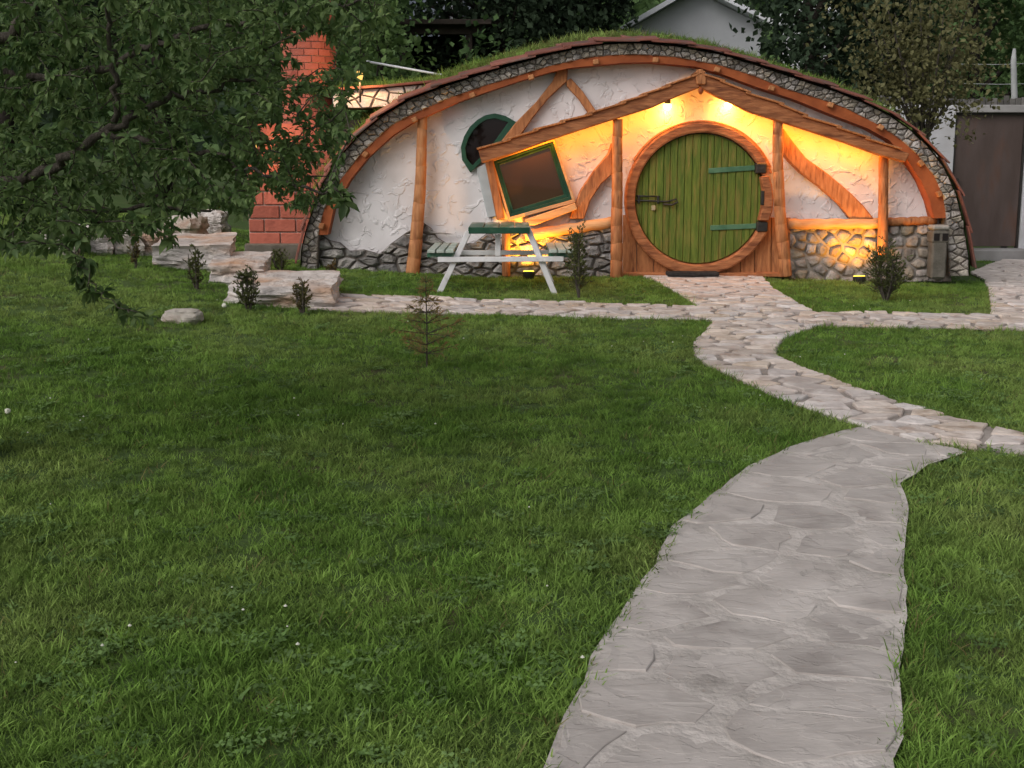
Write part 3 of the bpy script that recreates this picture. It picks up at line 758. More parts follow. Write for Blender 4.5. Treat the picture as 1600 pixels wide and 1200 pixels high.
# warm strip lights behind the gable beams
for (a0, b0) in (((800, 246), (1035, 168)), ((1155, 178), (1392, 254))):
    A_ = W(*a0, .25) + Vector((0, 0, .115)); B_ = W(*b0, .25) + Vector((0, 0, .115))
    st = bm_obj('strip_light', bar_bm(A_, B_, .02, .03, (0, 1, 0)), M['strip'], house)
    l = lamp('strip_glow', 'AREA', (A_ + B_) / 2 + Vector((0, .02, -.02)), 13 if a0[0] > 1000 else 9.0, (1, .33, .014), st, shape='RECTANGLE', size=(B_ - A_).length, size_y=.02)
    d = (B_ - A_).normalized(); zz = -Vector((0, .16, -1)); zz = (zz - d * zz.dot(d)).normalized()
    l.rotation_euler = Matrix((d, zz.cross(d), zz)).transposed().to_euler()
# ground uplights
for (x_, y_, lb, e, w_) in ((826, 431, 'lit ground spotlight glowing beneath the picnic table side of the stone plinth', 8, .36), (1343, 436, 'lit ground spotlight glowing behind the small conifer right of the door', 5.5, .46)):
    p = W(x_, y_, w_); p.z = g(p.x, p.y)
    t = thing('ground_spotlight', lb, 'spotlight', p)
    tube('housing', [p + Vector((0, 0, -.03)), p + Vector((0, .012, .075)), p + Vector((0, .014, .09))], [.062, .075, .075], M['iron'], t, 14)
    dsc = tube('lens', [p + Vector((0, .015, .0905)), p + Vector((0, .0155, .102))], [.07, .06], M['upglass'], t, 14)
    lamp('lens_glow', 'POINT', p + Vector((0, -.03, .16)), .9, (1, .5, .06), t, shadow_soft_size=.05)
    o = lamp('uplight', 'SPOT', p + Vector((0, .03, .13)), e * 9, (1, .40, .035), t, spot_size=R(145), spot_blend=.8, shadow_soft_size=.04)
    o.rotation_euler = Vector((0, -.28, -1)).to_track_quat('Z', 'Y').to_euler()
    o.rotation_euler = (Vector((0, .30, 1)) * -1).to_track_quat('Z', 'Y').to_euler()
# stone bollard lamp at the right end of the plinth
p = W(1462, 432, .32)
bl = thing('bollard_lamp', 'grey stone bollard lamp with dark slot beside the arch foot', 'lamp', p)
bm_obj('shaft', box_bm((p.x, p.y, p.z + .27), (.18, .18, .58), None, .02), M['lampgrey'], bl)
bm_obj('lamp_head', box_bm((p.x, p.y, p.z + .475), (.20, .20, .13), None, .012), M['lampgrey'], bl)
for dx in (-.05, .05): bm_obj('lamp_slot', box_bm((p.x + dx, p.y - .1, p.z + .475), (.065, .012, .085), None, 0), M['dark'], bl)
bm_obj('cap', box_bm((p.x, p.y, p.z + .585), (.21, .21, .06), None, .02), mk('cap_stone', (.24, .225, .2), (.32, .3, .27), 8, .9, .3), bl)

# ------------------------------------------------------------------ picnic table
A1 = gnd(687, 455); A2 = gnd(867, 460); ty = (A1.y + A2.y) / 2; tz = (A1.z + A2.z) / 2
cxT = (W(730, 354, YF - ty).x + W(830, 354, YF - ty).x) / 2; TL = 1.25
pt = thing('picnic_table', 'white framed picnic table with green slatted top on the lawn before the house', 'picnic table', (cxT, ty, tz))
xl, xr = at(731, 354, ty - .02).x, at(829, 354, ty - .02).x; zt = at(780, 358, ty).z
ww = (xr - xl) / 4
for i in range(4):
    bm_obj('top_slat', box_bm((xl + ww * (i + .5), ty - .06 + TL / 2, zt), (ww - .008, TL, .045), None, .006), M['greentop'], pt)
bm_obj('top_batten', box_bm(((xl + xr) / 2, ty - .0725, zt - .012), (xr - xl - .02, .024, .066), None, .004), M['green'], pt)
for j, yy in enumerate((ty, ty + TL - .2)):
    for (pa, pb) in (((732, 362), (686, 455)), ((826, 362), (868, 460))):
        a_ = at(*pa, ty); b_ = at(*pb, ty); a_.y = yy; b_.y = yy
        b_.z = g(b_.x, yy) - .02
        bm_obj('leg', bar_bm(a_, b_, .06, .045, (0, 1, 0)), M['whitew'], pt)
    a_ = at(699, 405, ty); b_ = at(857, 404, ty); a_.y = b_.y = yy - .05
    bm_obj('cross_beam', bar_bm(a_ - Vector((.1, 0, 0)), b_ + Vector((.16, 0, 0)), .055, .04, (0, 1, 0)), M['whitew'], pt)
a_ = at(778, 366, ty + .1); b_ = at(778, 400, ty + .1)
bm_obj('strut', bar_bm(a_, b_ + Vector((0, 0, 0)), .06, .04, (0, 1, 0)), M['whitew'], pt)
zb = at(780, 400, ty).z + .055
for s0 in (at(669, 400, ty).x, at(858, 400, ty).x):
    for i in range(3):
        bm_obj('bench_slat', box_bm((s0 + .04 + i * .098, ty - .1 + (TL + .05) / 2, zb), (.082, TL + .05, .036), None, .005), M['bench'], pt)
    for yy in (ty - .05, ty + TL - .25): bm_obj('bench_bearer', box_bm((s0 + .14, yy + .05, zb - .045), (.30, .04, .05), None, .004), M['greentop'], pt)

# ------------------------------------------------------------------ rocks
def rock_mesh(name, c, s, mat, parent=None, seed=0, boxy=.5, rot=0, sub=3, amp=.12, tilt=0.0):
    bm = bmesh.new(); bmesh.ops.create_cube(bm, size=2.0)
    bmesh.ops.subdivide_edges(bm, edges=list(bm.edges), cuts=sub * 3 + 1, use_grid_fill=True)
    rm = Matrix.Rotation(rot, 3, 'Z')
    for v in bm.verts:
        n = v.co.normalized(); k = v.co.lerp(n * 1.15, 1 - boxy)
        ns = mnoise.noise(k * 1.3 + Vector((seed * 7.1, 0, 0))) * amp + mnoise.noise(k * 3.7 + Vector((0, seed * 3.3, 0))) * amp * .55 + mnoise.noise(k * 9 + Vector((0, 0, seed))) * amp * .2
        k = k * (1 + ns); ly = math.floor((k.z + .15 * mnoise.noise(Vector((k.x * 2, k.y * 2, seed)))) * 2.2); k.x *= 1 + .16 * amp * math.sin(ly * 2.7 + seed); k.y *= 1 + .22 * amp * math.sin(ly * 4.1 + seed * 2)
        k = rm @ Vector((k.x * s[0], k.y * s[1], k.z * s[2])); k.z += tilt * k.y; v.co = k + Vector(c)
    return bm_obj(name, bm, mat, parent)
def rock_px(name, x0, x1, ytop, ybase, depth, mat, label, cat, seed, boxy=.8, rot=0, group=None, amp=.1):
    b = gnd((x0 + x1) / 2, ybase); wl, wr = at(x0, ybase, b.y).x, at(x1, ybase, b.y).x
    zt_ = at((x0 + x1) / 2, ytop, b.y + (.04 if boxy > .7 else depth * .3)).z; z0 = b.z - .06
    o = rock_mesh(name, ((wl + wr) / 2, b.y + depth / 2, (zt_ + z0) / 2), ((wr - wl) / 2, depth / 2, (zt_ - z0) / 2), mat, None, seed, boxy, rot, amp=amp, tilt=.06 if boxy > .7 else 0)
    return tag(o, label, cat, group)
rock_px('stone_step', 345, 512, 446, 480, 1.25, M['rock'], 'lowest and longest pale stone block step at the end of the paved path', 'stone step', 1, .92, R(4), amp=.10)
rock_px('stone_step', 315, 404, 410, 446, 1.1, M['rock'], 'middle pale stone block step, smallest of the three', 'stone step', 2, .86, R(8), amp=.12)
rock_px('stone_step', 226, 344, 378, 421, 1.2, M['rock'], 'topmost and tallest pale stone block step below the rubble edging', 'stone step', 3, .92, R(10), amp=.11)
rock_px('boulder', 252, 308, 484, 506, .25, M['rockb'], 'small half-buried tan boulder alone in the lawn', 'boulder', 4, .3, 0, amp=.16)
for i, (x0, x1, yt, yb) in enumerate(((60, 118, 356, 398), (112, 165, 348, 396), (158, 205, 358, 398), (196, 232, 352, 398), (255, 310, 338, 372), (300, 342, 330, 368))):
    rock_px('edging_rock', x0, x1, yt, yb, .5, M['rock'] if i % 2 else M['rockb'], 'rough pale rubble rock in the edging row above the stone steps', 'rock', 10 + i, .55, i * .3, 'rubble rocks along the bank', amp=.2)

# ------------------------------------------------------------------ foliage helpers
LEAF = np.array([(0, 0, 0), (.28, .24, .08), (.64, .20, .05), (1, 0, -.2), (.64, -.20, .05), (.28, -.24, .08), (.3, 0, -.03), (.65, 0, -.05)])
LEAFT = [(0, 6, 1), (1, 6, 7, 2), (2, 7, 3), (0, 5, 6), (5, 4, 7, 6), (4, 3, 7)]
DIAM = np.array([(0, 0, 0), (.5, .36, .06), (1, 0, -.05), (.5, -.36, .06)]); DIAMT = [(0, 1, 2), (0, 2, 3)]
def frames(d, up):
    d = d / np.linalg.norm(d, axis=1, keepdims=True)
    s = np.cross(up, d); s /= np.maximum(1e-6, np.linalg.norm(s, axis=1, keepdims=True)); u = np.cross(d, s); return d, s, u
def leaf_geo(C, D, U, L, tpl, tt):
    d, s, u = frames(D, U); n = len(C); k = len(tpl)
    V = C[:, None, :] + (tpl[None, :, 0:1] * d[:, None, :] + tpl[None, :, 1:2] * s[:, None, :] + tpl[None, :, 2:3] * u[:, None, :]) * L[:, None, None]
    V = V.reshape(-1, 3); Fc = []
    for i in range(n): Fc += [tuple(i * k + q for q in f) for f in tt]
    return V, Fc
def rdir(n, up=0.0):
    v = rng.normal(size=(n, 3)); v[:, 2] += up; return v / np.linalg.norm(v, axis=1, keepdims=True)
def crown_points(n, c, r, clumps=40, spread=.28):
    """leaf positions gathered in clumps through an ellipsoid's volume"""
    cc = rdir(clumps) * (rng.uniform(.25, 1.0, (clumps, 1)) ** .6); k = rng.integers(0, clumps, n)
    p = cc[k] + rng.normal(size=(n, 3)) * spread * rng.uniform(.5, 1, (clumps, 1))[k]
    return np.array(c) + p * np.array(r), cc * np.array(r) + np.array(c)
def tree(name, label, x, y, trunk_h, H, rx, ry, n, leaf, mat, bark, cat='tree', group=None, clumps=50, spread=.22, tr=.14, zc=None):
    z = g(x, y) if abs(x) < 60 else 0
    t = thing(name, label, cat, (x, y, z), group)
    V, Fc = [], []
    top = z + H * .8
    base = [Vector((x + .1 * math.sin(i), y, z - .1 + (top - z + .1) * i / 6)) for i in range(7)]
    tube_geo(base, [tr * (1 - .13 * i) for i in range(7)], 8, True, V, Fc)
    cz = z + trunk_h + (H - trunk_h) / 2
    P, cc = crown_points(n, (x, y, cz), (rx, ry, (H - trunk_h) / 2), clumps, spread)
    for k in range(min(18, clumps)):
        e = Vector(cc[k]); zz = max(z + trunk_h * .7, min(top - .2, e.z - .5 * H * .25)); s = Vector((x, y, zz))
        tube_geo([s, s.lerp(e, .5) + Vector((0, 0, .15)), e], [tr * .45, tr * .28, tr * .1], 5, False, V, Fc)
    mesh_obj('trunk', V, Fc, bark, t, True)
    D = rdir(n, -.25); U = rdir(n, 1.4)
    V, Fc = leaf_geo(P, D, U, leaf * rng.uniform(.6, 1.25, n), DIAM, DIAMT)
    stuff(mesh_obj('crown', V, Fc, mat, t)); return t

# ------------------------------------------------------------------ brick oven and chimney at the left of the house
bx0 = at(380, 390, 15.5); bo = thing('brick_oven', 'red brick oven block with round chimney beside the arch', 'oven', (bx0.x + .6, 15.5, bx0.z))
X0, X1 = at(390, 390, 15.5).x, at(520, 390, 15.5).x; Z0, Z1 = bx0.z - .05, at(450, 195, 15.5).z
ow = bm_obj('wall', box_bm(((X0 + X1) / 2, 16.1, (Z0 + Z1) / 2), (X1 - X0, 1.18, Z1 - Z0), None, .01), M['brickm'], bo)
bm_obj('footing', box_bm(((X0 + X1) / 2, 15.48, Z0 + .02), (X1 - X0 + .1, .12, .22), None, .02), M['lampgrey'], bo)
z = Z0 + .1; row = 0
while z < Z1 - .05:
    x = X0 - (.2 if row % 2 else 0)
    while x < X1:
        a_, b_ = max(X0, x) + .009, min(X1, x + .4) - .009
        if b_ - a_ > .05: bm_obj('brick', box_bm(((a_ + b_) / 2, 15.5, z + .083), (b_ - a_, .034, .15), None, .006), M['brick'], ow)
        x += .4
    z += .17; row += 1
cc_ = at(483, 120, 15.85); chz0, chz1 = Z1 - .02, at(483, -60, 15.85).z
ch = tube('chimney', [Vector((cc_.x, 15.85, chz0)), Vector((cc_.x, 15.85, chz1))], [.325, .325], M['brickm'], bo, 24)
z = chz0 + .01; row = 0
while z < chz1 - .05:
    for k in range(12):
        a0 = 2 * math.pi * (k + .5 * (row % 2)) / 12
        if math.sin(a0 + .26) > .45: continue
        V = []
        for i in range(4):
            an = a0 + .015 + (2 * math.pi / 12 - .03) * i / 3
            for r_, zz in ((.32, z + .006), (.345, z + .006), (.345, z + .079), (.32, z + .079)): V.append((cc_.x + r_ * math.cos(an), 15.85 + r_ * math.sin(an), zz))
        Fc = [(i * 4 + e, i * 4 + (e + 1) % 4, i * 4 + 4 + (e + 1) % 4, i * 4 + 4 + e) for i in range(3) for e in range(4)] + [(3, 2, 1, 0), (12, 13, 14, 15)]
        mesh_obj('brick', V, Fc, M['brick'], ch)
    z += .085; row += 1
# lanterns that light the brick
for (x_, y_, Y_, e, lb) in ((562, 118, 15.2, 13, 'small yellow lamp standing on the parapet grass by the chimney'), (398, 225, 15.25, 9, 'small warm lantern hung before the red brick oven')):
    p = at(x_, y_, Y_); t = thing('lantern', lb, 'lantern', p - Vector((0, 0, .12)))
    tube('stem', [p - Vector((0, 0, .32)), p - Vector((0, 0, .05))], [.012, .012], M['iron'], t, 8)
    tube('glass', [p - Vector((0, 0, .05)), p, p + Vector((0, 0, .05))], [.03, .042, .034], M['lantern'], t, 10)
    tube('cap', [p + Vector((0, 0, .05)), p + Vector((0, 0, .075))], [.05, .012], M['iron'], t, 10)
    lamp('lantern_light', 'POINT', p + Vector((0, -.09, 0)), e * 1.2, (1, .5, .2), t, shadow_soft_size=.05)
# annex with pale stone parapet
YA = 15.35
par = [(520, 143), (600, 138), (684, 130), (700, 148), (640, 164), (565, 169), (520, 168)]
pwA = [(at(x_, y_, YA).x, at(x_, y_, YA).z) for x_, y_ in par]
annex = thing('stone_annex', 'low annex with pale cracked stone parapet behind the arch', 'annex', (at(600, 400, YA).x, YA, .35))
ap = bm_obj('parapet', extr_bm(pwA, YA, YA + .5), M['mortar'], annex)
for q in cells(pwA, .17, .012, 1.3, .9, seed=31): stone_mesh('stone', q, lambda a, b, h: Vector((a, YA - h, b)), .018, .006, M['lstone'], ap, rn, rough=.003, jit=.004, bottom=-.01)
x0_, x1_ = pwA[0][0], pwA[3][0]
bm_obj('wall', box_bm(((x0_ + x1_) / 2, YA + .6, 1.2), (x1_ - x0_ + .2, .9, 2.0), None, 0), M['darkwood'], annex)
cop = [at(515, 141, YA - .04), at(600, 136, YA - .04), at(690, 127, YA - .04)]
for a_, b_ in zip(cop[:-1], cop[1:]): bm_obj('coping', bar_bm(a_ + Vector((0, .3, .01)), b_ + Vector((0, .3, .01)), .68, .03, (0, 0, 1)), M['tile'], annex)
mz = max(p[1] for p in pwA) + .0
px_ = [(x0_ - .3, YA + .1, pwA[0][1] + .03), (x1_ + .3, YA + .1, mz + .03), (x1_ + .6, YA + 3, mz + .25), (x0_ - .3, YA + 3, pwA[0][1] + .2)]
mesh_obj('roof_turf', px_ + [(p[0], p[1], p[2] - .06) for p in px_], [(0, 1, 2, 3), (4, 7, 6, 5), (0, 4, 5, 1), (1, 5, 6, 2), (2, 6, 7, 3), (3, 7, 4, 0)], M['soil'], annex)
pp = [at(573, 96, 16.6), at(690, 117, 16.3)]
tag(tube('white_pipe', [pp[0], pp[0].lerp(pp[1], .5), pp[1]], [.015] * 3, M['roofw'], None, 8), 'thin white pipe lying slanted on the grass roof', 'pipe')

# ------------------------------------------------------------------ boundary wall and gate on the right
YW = 20.0
def wl(x_, y_): p = at(x_, y_, YW); return p.x, p.z
bw = thing('boundary_wall', 'grey white plastered boundary wall with stake fence on top', 'wall', (wl(1420, 400)[0], YW, g(7, YW)))
zt0 = wl(1500, 164)[1]; zg = g(7, YW) - .1; gx0, gx1 = wl(1493, 200)[0], wl(1606, 200)[0]; gz1 = wl(1500, 176)[1]; gz0 = wl(1500, 388)[1]
xa = wl(1150, 200)[0]
bm_obj('wall_panel', box_bm(((xa + gx0) / 2, YW + .12, (zt0 + zg) / 2), (gx0 - xa, .24, zt0 - zg), None, .01), M['plaster'], bw)
bm_obj('wall_panel', box_bm(((gx1 + 16) / 2, YW + .12, (zt0 + zg) / 2), (16 - gx1, .24, zt0 - zg), None, .01), M['plaster'], bw)
bm_obj('lintel', box_bm(((gx0 + gx1) / 2, YW + .1, (zt0 + gz1) / 2), (gx1 - gx0 - .004, .3, zt0 - gz1), None, .01), M['concrete'], bw)
bm_obj('step', box_bm(((gx0 + gx1) / 2, YW - .1, (gz0 + zg) / 2), (gx1 - gx0 + .1, .5, gz0 - zg), None, .02), M['concrete'], bw)
k = 0; x = xa
while x < 13.5:
    h_ = random.uniform(.08, .16); bm_obj('stake', box_bm((x, YW + .12, zt0 + h_ / 2), (.085, .03, h_), None, .004), M['stakewood'], bw); x += .095
gt = thing('metal_gate', 'rusty brown sheet metal gate set in the boundary wall', 'gate', ((gx0 + gx1) / 2, YW, gz0))
bm_obj('door_leaf', box_bm(((gx0 + gx1) / 2, YW + .1, (gz0 + gz1) / 2), (gx1 - gx0 - .07, .05, gz1 - gz0 - .05), None, .005), M['rust'], gt)
for x_ in (gx0 + .02, gx1 - .02): bm_obj('gate_frame', box_bm((x_, YW + .09, (gz0 + gz1) / 2), (.035, .09, gz1 - gz0), None, .003), M['iron'], gt)
bm_obj('gate_frame', box_bm(((gx0 + gx1) / 2, YW + .09, gz1 - .018), (gx1 - gx0 - .08, .09, .03), None, .003), M['iron'], gt)
bm_obj('handle', box_bm((gx0 + .1, YW + .03, gz0 + 1.05), (.03, .05, .16), None, .006), M['iron'], gt)
pb = at(1585, 150, 21.0); ptop = at(1585, 76, 21.0)
ple = tube('concrete_pole', [Vector((pb.x, 21, .2)), pb, ptop - Vector((0, 0, .2)), ptop], [.06, .055, .05, .025], M['pole'], None, 8)
tag(ple, 'slim grey concrete pole behind the boundary wall', 'pole')
for k, (y_a, y_b) in enumerate(((100, 98), (130, 130))):
    a_, b_ = at(1480, y_a, 21.0), at(1640, y_b, 21.0)
    tag(tube('fence_wire', [a_, a_.lerp(b_, .5) - Vector((0, 0, .02)), b_], [.006] * 3, M['pole'], None, 5), ('upper' if k == 0 else 'lower') + ' thin wire strung past the concrete pole', 'wire')

# ------------------------------------------------------------------ background houses
def gable_house(name, label, Y_, apexp, left, right, depth, wallm, roofm, base_z=0.2):
    A_, L_, R_ = at(*apexp, Y_), at(*left, Y_), at(*right, Y_)
    t = thing(name, label, 'house', (A_.x, Y_, base_z))
    bm_obj('wall', extr_bm([(L_.x, base_z), (L_.x, L_.z), (A_.x, A_.z), (R_.x, R_.z), (R_.x, base_z)], Y_, Y_ + depth), wallm, t)
    for e in (L_, R_):
        d = (e - A_); ee = e + d * .12
        V = []; up = Vector((0, 0, .02))
        for p in (A_, ee):
            for y in (Y_ - .5, Y_ + depth):
                for th in (.02, .14): V.append((p.x, y, p.z + th))
        mesh_obj('roof', V, [(0, 1, 3, 2), (4, 6, 7, 5), (0, 4, 5, 1), (2, 3, 7, 6), (1, 5, 7, 3), (0, 2, 6, 4)], roofm, t)
    return t
gable_house('neighbour_house', 'pale grey neighbour house gable with white roof edges above the grass roof', 30, (1086, -14), (972, 52), (1190, 38), 7, M['farwall'], M['roofw'])
# dark shed
Ysh = 26.0
s0, s1 = at(628, 20, Ysh), at(735, 110, Ysh)
sh = thing('dark_shed', 'dark open shed under trees behind the parapet', 'shed', ((s0.x + s1.x) / 2, Ysh, .2))
ztp = at(640, 38, Ysh).z
bm_obj('back_wall', box_bm(((s0.x + s1.x) / 2, Ysh + 2.4, ztp / 2), (s1.x - s0.x, .1, ztp), None, 0), M['dark'], sh)
for x_ in (s0.x, s1.x): bm_obj('side_wall', box_bm((x_, Ysh + 1.2, ztp / 2), (.1, 2.3, ztp), None, 0), M['dark'], sh)
bm_obj('beam', box_bm(((s0.x + s1.x) / 2, Ysh - .05, ztp - .1), (s1.x - s0.x + .6, .14, .22), None, .01), M['darkwood'], sh)
bm_obj('roof', box_bm(((s0.x + s1.x) / 2, Ysh + 1.1, ztp + .08), (s1.x - s0.x + .9, 3.2, .1), Matrix.Rotation(R(3), 3, 'X'), .01), M['darkwood'], sh)
for x_ in (s0.x + .02, s1.x - .02): bm_obj('post', box_bm((x_, Ysh - .05, ztp / 2 - .1), (.13, .12, ztp - .2), None, .01), M['darkwood'], sh)
# house with blue grey window behind the shed
hA = thing('far_house', 'blue grey house wall with window frames behind the dark shed', 'house', (at(705, 20, 31).x, 31, .2))
a_, b_ = at(640, 20, 31), at(735, 20, 31)
bm_obj('wall', box_bm(((a_.x + b_.x) / 2, 32.5, 4), (b_.x - a_.x, 3, 7.6), None, 0), M['shutter'], hA)
for k in range(3):
    c = at(700 + 10 * k, 6, 31); wn_ = bm_obj('window', box_bm((c.x, 30.98, c.z), (.14, .08, .9), None, .01), M['farwall'], hA)
    bm_obj('pane', box_bm((c.x, 30.93, c.z), (.09, .03, .8), None, 0), M['paned'], wn_)
hB = thing('distant_house', 'small white distant house glimpsed between dark trunks', 'house', (at(1280, 40, 48).x, 48, .2))
a_, b_ = at(1258, 60, 48), at(1302, 60, 48); zt_ = at(1280, 26, 48).z
bm_obj('wall', box_bm(((a_.x + b_.x) / 2, 50, zt_ / 2), (b_.x - a_.x, 4, zt_), None, 0), M['plaster'], hB)
bm_obj('roof', box_bm(((a_.x + b_.x) / 2, 50, zt_ + .3), (b_.x - a_.x + .5, 4.6, .55), None, .1), M['roofw'], hB)
c = at(1279, 44, 48); bm_obj('window', box_bm((c.x, 47.97, c.z), (.32, .08, .3), None, .01), M['paned'], hB)

# ------------------------------------------------------------------ background trees
def tpx(px, Y_): return (px - 800) / F * Y_ * cp * 1.0 / cp
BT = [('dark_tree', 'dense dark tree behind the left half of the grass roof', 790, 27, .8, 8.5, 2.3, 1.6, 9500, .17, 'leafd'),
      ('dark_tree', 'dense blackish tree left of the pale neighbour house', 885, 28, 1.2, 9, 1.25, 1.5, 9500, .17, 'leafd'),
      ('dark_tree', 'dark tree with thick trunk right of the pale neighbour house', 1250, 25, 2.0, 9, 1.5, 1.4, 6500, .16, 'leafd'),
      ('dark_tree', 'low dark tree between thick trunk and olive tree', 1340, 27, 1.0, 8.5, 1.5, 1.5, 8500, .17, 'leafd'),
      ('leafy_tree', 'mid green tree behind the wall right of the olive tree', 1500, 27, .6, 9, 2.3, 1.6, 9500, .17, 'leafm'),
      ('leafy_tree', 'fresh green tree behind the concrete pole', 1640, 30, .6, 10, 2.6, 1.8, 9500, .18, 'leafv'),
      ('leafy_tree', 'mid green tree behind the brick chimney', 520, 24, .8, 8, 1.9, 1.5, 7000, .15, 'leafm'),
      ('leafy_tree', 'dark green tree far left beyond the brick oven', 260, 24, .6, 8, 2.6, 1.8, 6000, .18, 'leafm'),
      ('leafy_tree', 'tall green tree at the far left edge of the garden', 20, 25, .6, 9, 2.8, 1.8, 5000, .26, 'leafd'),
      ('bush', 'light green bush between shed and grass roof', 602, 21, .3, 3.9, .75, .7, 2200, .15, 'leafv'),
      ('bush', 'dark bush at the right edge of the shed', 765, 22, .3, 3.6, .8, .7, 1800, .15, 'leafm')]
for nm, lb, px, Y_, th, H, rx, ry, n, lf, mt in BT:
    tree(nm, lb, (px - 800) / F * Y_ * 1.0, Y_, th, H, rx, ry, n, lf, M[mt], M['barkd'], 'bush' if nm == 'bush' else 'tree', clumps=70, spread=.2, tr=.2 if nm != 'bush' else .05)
# thick dark trunk seen against the far house
# wooded hillside behind
hv = []; hf = []
hx = np.linspace(-60, 60, 41); hy = np.linspace(45, 110, 14)
for y in hy:
    for x in hx: hv.append((x, y, -.5 + (y - 45) * .42 + 1.5 * mnoise.noise(Vector((x * .06, y * .06, 2)))))
for j in range(13):
    for i in range(40): hf.append((j * 41 + i, j * 41 + i + 1, j * 41 + 42 + i, j * 41 + 41 + i))
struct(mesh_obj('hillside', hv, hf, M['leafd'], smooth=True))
n = 26000; X = rng.uniform(-32, 34, n); Yq = rng.uniform(46, 90, n); ck = np.floor(X / 3.1) * 7 + np.floor(Yq / 3.3) * 13
Z = np.array([-.5 + (y - 45) * .42 for y in Yq]) + rng.uniform(0, 5.5, n) * (0.55 + .45 * np.sin(ck * 1.7))
V, Fc = leaf_geo(np.c_[X, Yq, Z], rdir(n, -.2), rdir(n, 1.2), rng.uniform(.5, 1.0, n), DIAM, DIAMT)
stuff(mesh_obj('hillside_wood', V, Fc, M['leafm']), 'dark green wood covering the hillside behind the houses', 'wood')

hv = []; hf = []
for j, y in enumerate((-30, -45, -70, -110)):
    for x in np.linspace(-110, 110, 45): hv.append((x, y, -.6 + (0, .9, 1.9, 2.4)[j] * (1 + .75 * mnoise.noise(Vector((x * .05, j, 7)))) + .4 * mnoise.noise(Vector((x * .3, y, 1)))))
for j in range(3):
    for i in range(44): hf.append((j * 45 + i, j * 45 + i + 1, j * 45 + 46 + i, j * 45 + 45 + i))
struct(mesh_obj('far_hill', hv, hf, M['leafm'], smooth=True))
# olive multi-stem tree right behind the arch
tx = at(1442, 215, 16.6); oz = g(tx.x, 16.6)
ot = thing('multi_stem_tree', 'olive leaved multi stem tree between the arch and the metal gate', 'tree', (tx.x, 16.6, oz))
V, Fc = [], []; tips = []
for (x_, y_) in ((1398, 20), (1420, -30), (1438, 10), (1456, -40), (1475, 20), (1490, 60), (1410, 90), (1508, 30), (1380, 60), (1352, 110), (1348, 20), (1372, -40), (1500, 120), (1525, -30), (1395, 140), (1478, 130)):
    e = at(x_, y_, 16.6 + random.uniform(-.6, .6)); b = Vector((tx.x + random.uniform(-.08, .08), 16.6 + random.uniform(-.08, .08), oz - .05)); m_ = at(1440 + (x_ - 1440) * .10, 218, 16.6 + random.uniform(-.08, .08))
    pts = [b, b.lerp(m_, .6), m_, m_.lerp(e, .5) + Vector((0, random.uniform(-.1, .1), .05)), e]
    tube_geo(pts, [.026, .024, .021, .014, .005], 6, False, V, Fc); tips.append((m_, e))
tube_geo([at(1446, 178, 16.6), at(1470, 180, 16.4), at(1487, 160, 16.3)], [.02, .015, .006], 5, False, V, Fc)
mesh_obj('trunk', V, Fc, M['bark'], ot, True)
P = []
for m_, e in tips:
    for k in range(44):
        c = np.array(m_.lerp(e, random.uniform(.38, 1.15))) + rng.normal(size=3) * np.array((.27, .3, .22))
        P.append(c + rng.normal(size=(7, 3)) * .06)
P = np.concatenate(P); n = len(P)
V, Fc = leaf_geo(P, rdir(n, -.5), rdir(n, 1.3), rng.uniform(.045, .095, n), DIAM, DIAMT)
stuff(mesh_obj('crown', V, Fc, M['leafo'], ot))

# ------------------------------------------------------------------ the near fruit tree (upper left)
TB = Vector((-2.95, 6.3, g(-2.95, 6.3)))
ft = thing('fruit_tree', 'leafy fruit tree overhanging the lawn at the left', 'tree', TB)
limbs = []
def limb(pp, r0, r1):
    P = [Vector(p) for p in pp]; out = []
    for i in range(len(P) - 1):
        for k in range(6):
            t = k / 6; p = P[i].lerp(P[i + 1], t); out.append(p + Vector(rng.normal(size=3) * .012))
    out.append(P[-1]); n = len(out); limbs.append((out, [r0 + (r1 - r0) * i / (n - 1) for i in range(n)]))
trunk_top = Vector((-2.9, 6.2, 2.2))
limb([TB - Vector((0, 0, .1)), TB + Vector((.02, 0, .7)), TB + Vector((.06, -.05, 1.3)), trunk_top, Vector((-2.55, 6.1, 3.0)), Vector((-2.2, 6.0, 3.9))], .13, .03)
j0 = TB + Vector((.06, -.05, 1.25))
limb([j0, at(0, 287, 5.9), at(75, 265, 5.8), at(165, 207, 5.7), at(215, 180, 5.7), at(300, 135, 5.8), at(410, 125, 6.0)], .032, .008)
limb([trunk_top, at(20, 60, 6.0), at(60, 0, 5.9), at(120, -80, 5.8)], .035, .015)
limb([trunk_top, at(90, 128, 6.4), at(170, 105, 6.3), at(260, 60, 6.2), at(420, 20, 6.1), at(560, 0, 6.0)], .03, .006)
limb([at(182, 190, 5.7), at(180, 115, 5.6), at(168, 50, 5.5), at(165, -40, 5.4)], .016, .008)
limb([at(165, 207, 5.7), at(260, 225, 5.6), at(360, 250, 5.5), at(470, 290, 5.4), at(530, 300, 5.35)], .015, .005)
limb([at(75, 265, 5.8), at(100, 320, 5.5), at(122, 395, 5.2), at(146, 455, 5.1), at(200, 484, 5.05)], .0035, .0018)
limb([at(0, 300, 6.3), at(120, 330, 6.5), at(240, 325, 6.6), at(330, 330, 6.6)], .02, .006)
limb([j0, TB + Vector((-.6, .3, 1.8)), TB + Vector((-1.3, .5, 2.6))], .06, .02)
limb([trunk_top, TB + Vector((-.2, -1.3, 2.6)), TB + Vector((-.2, -3.0, 2.9)), TB + Vector((0, -4.8, 3.0))], .05, .012)
limb([trunk_top, TB + Vector((.2, .9, 2.6)), TB + Vector((.6, 1.7, 3.1))], .05, .015)
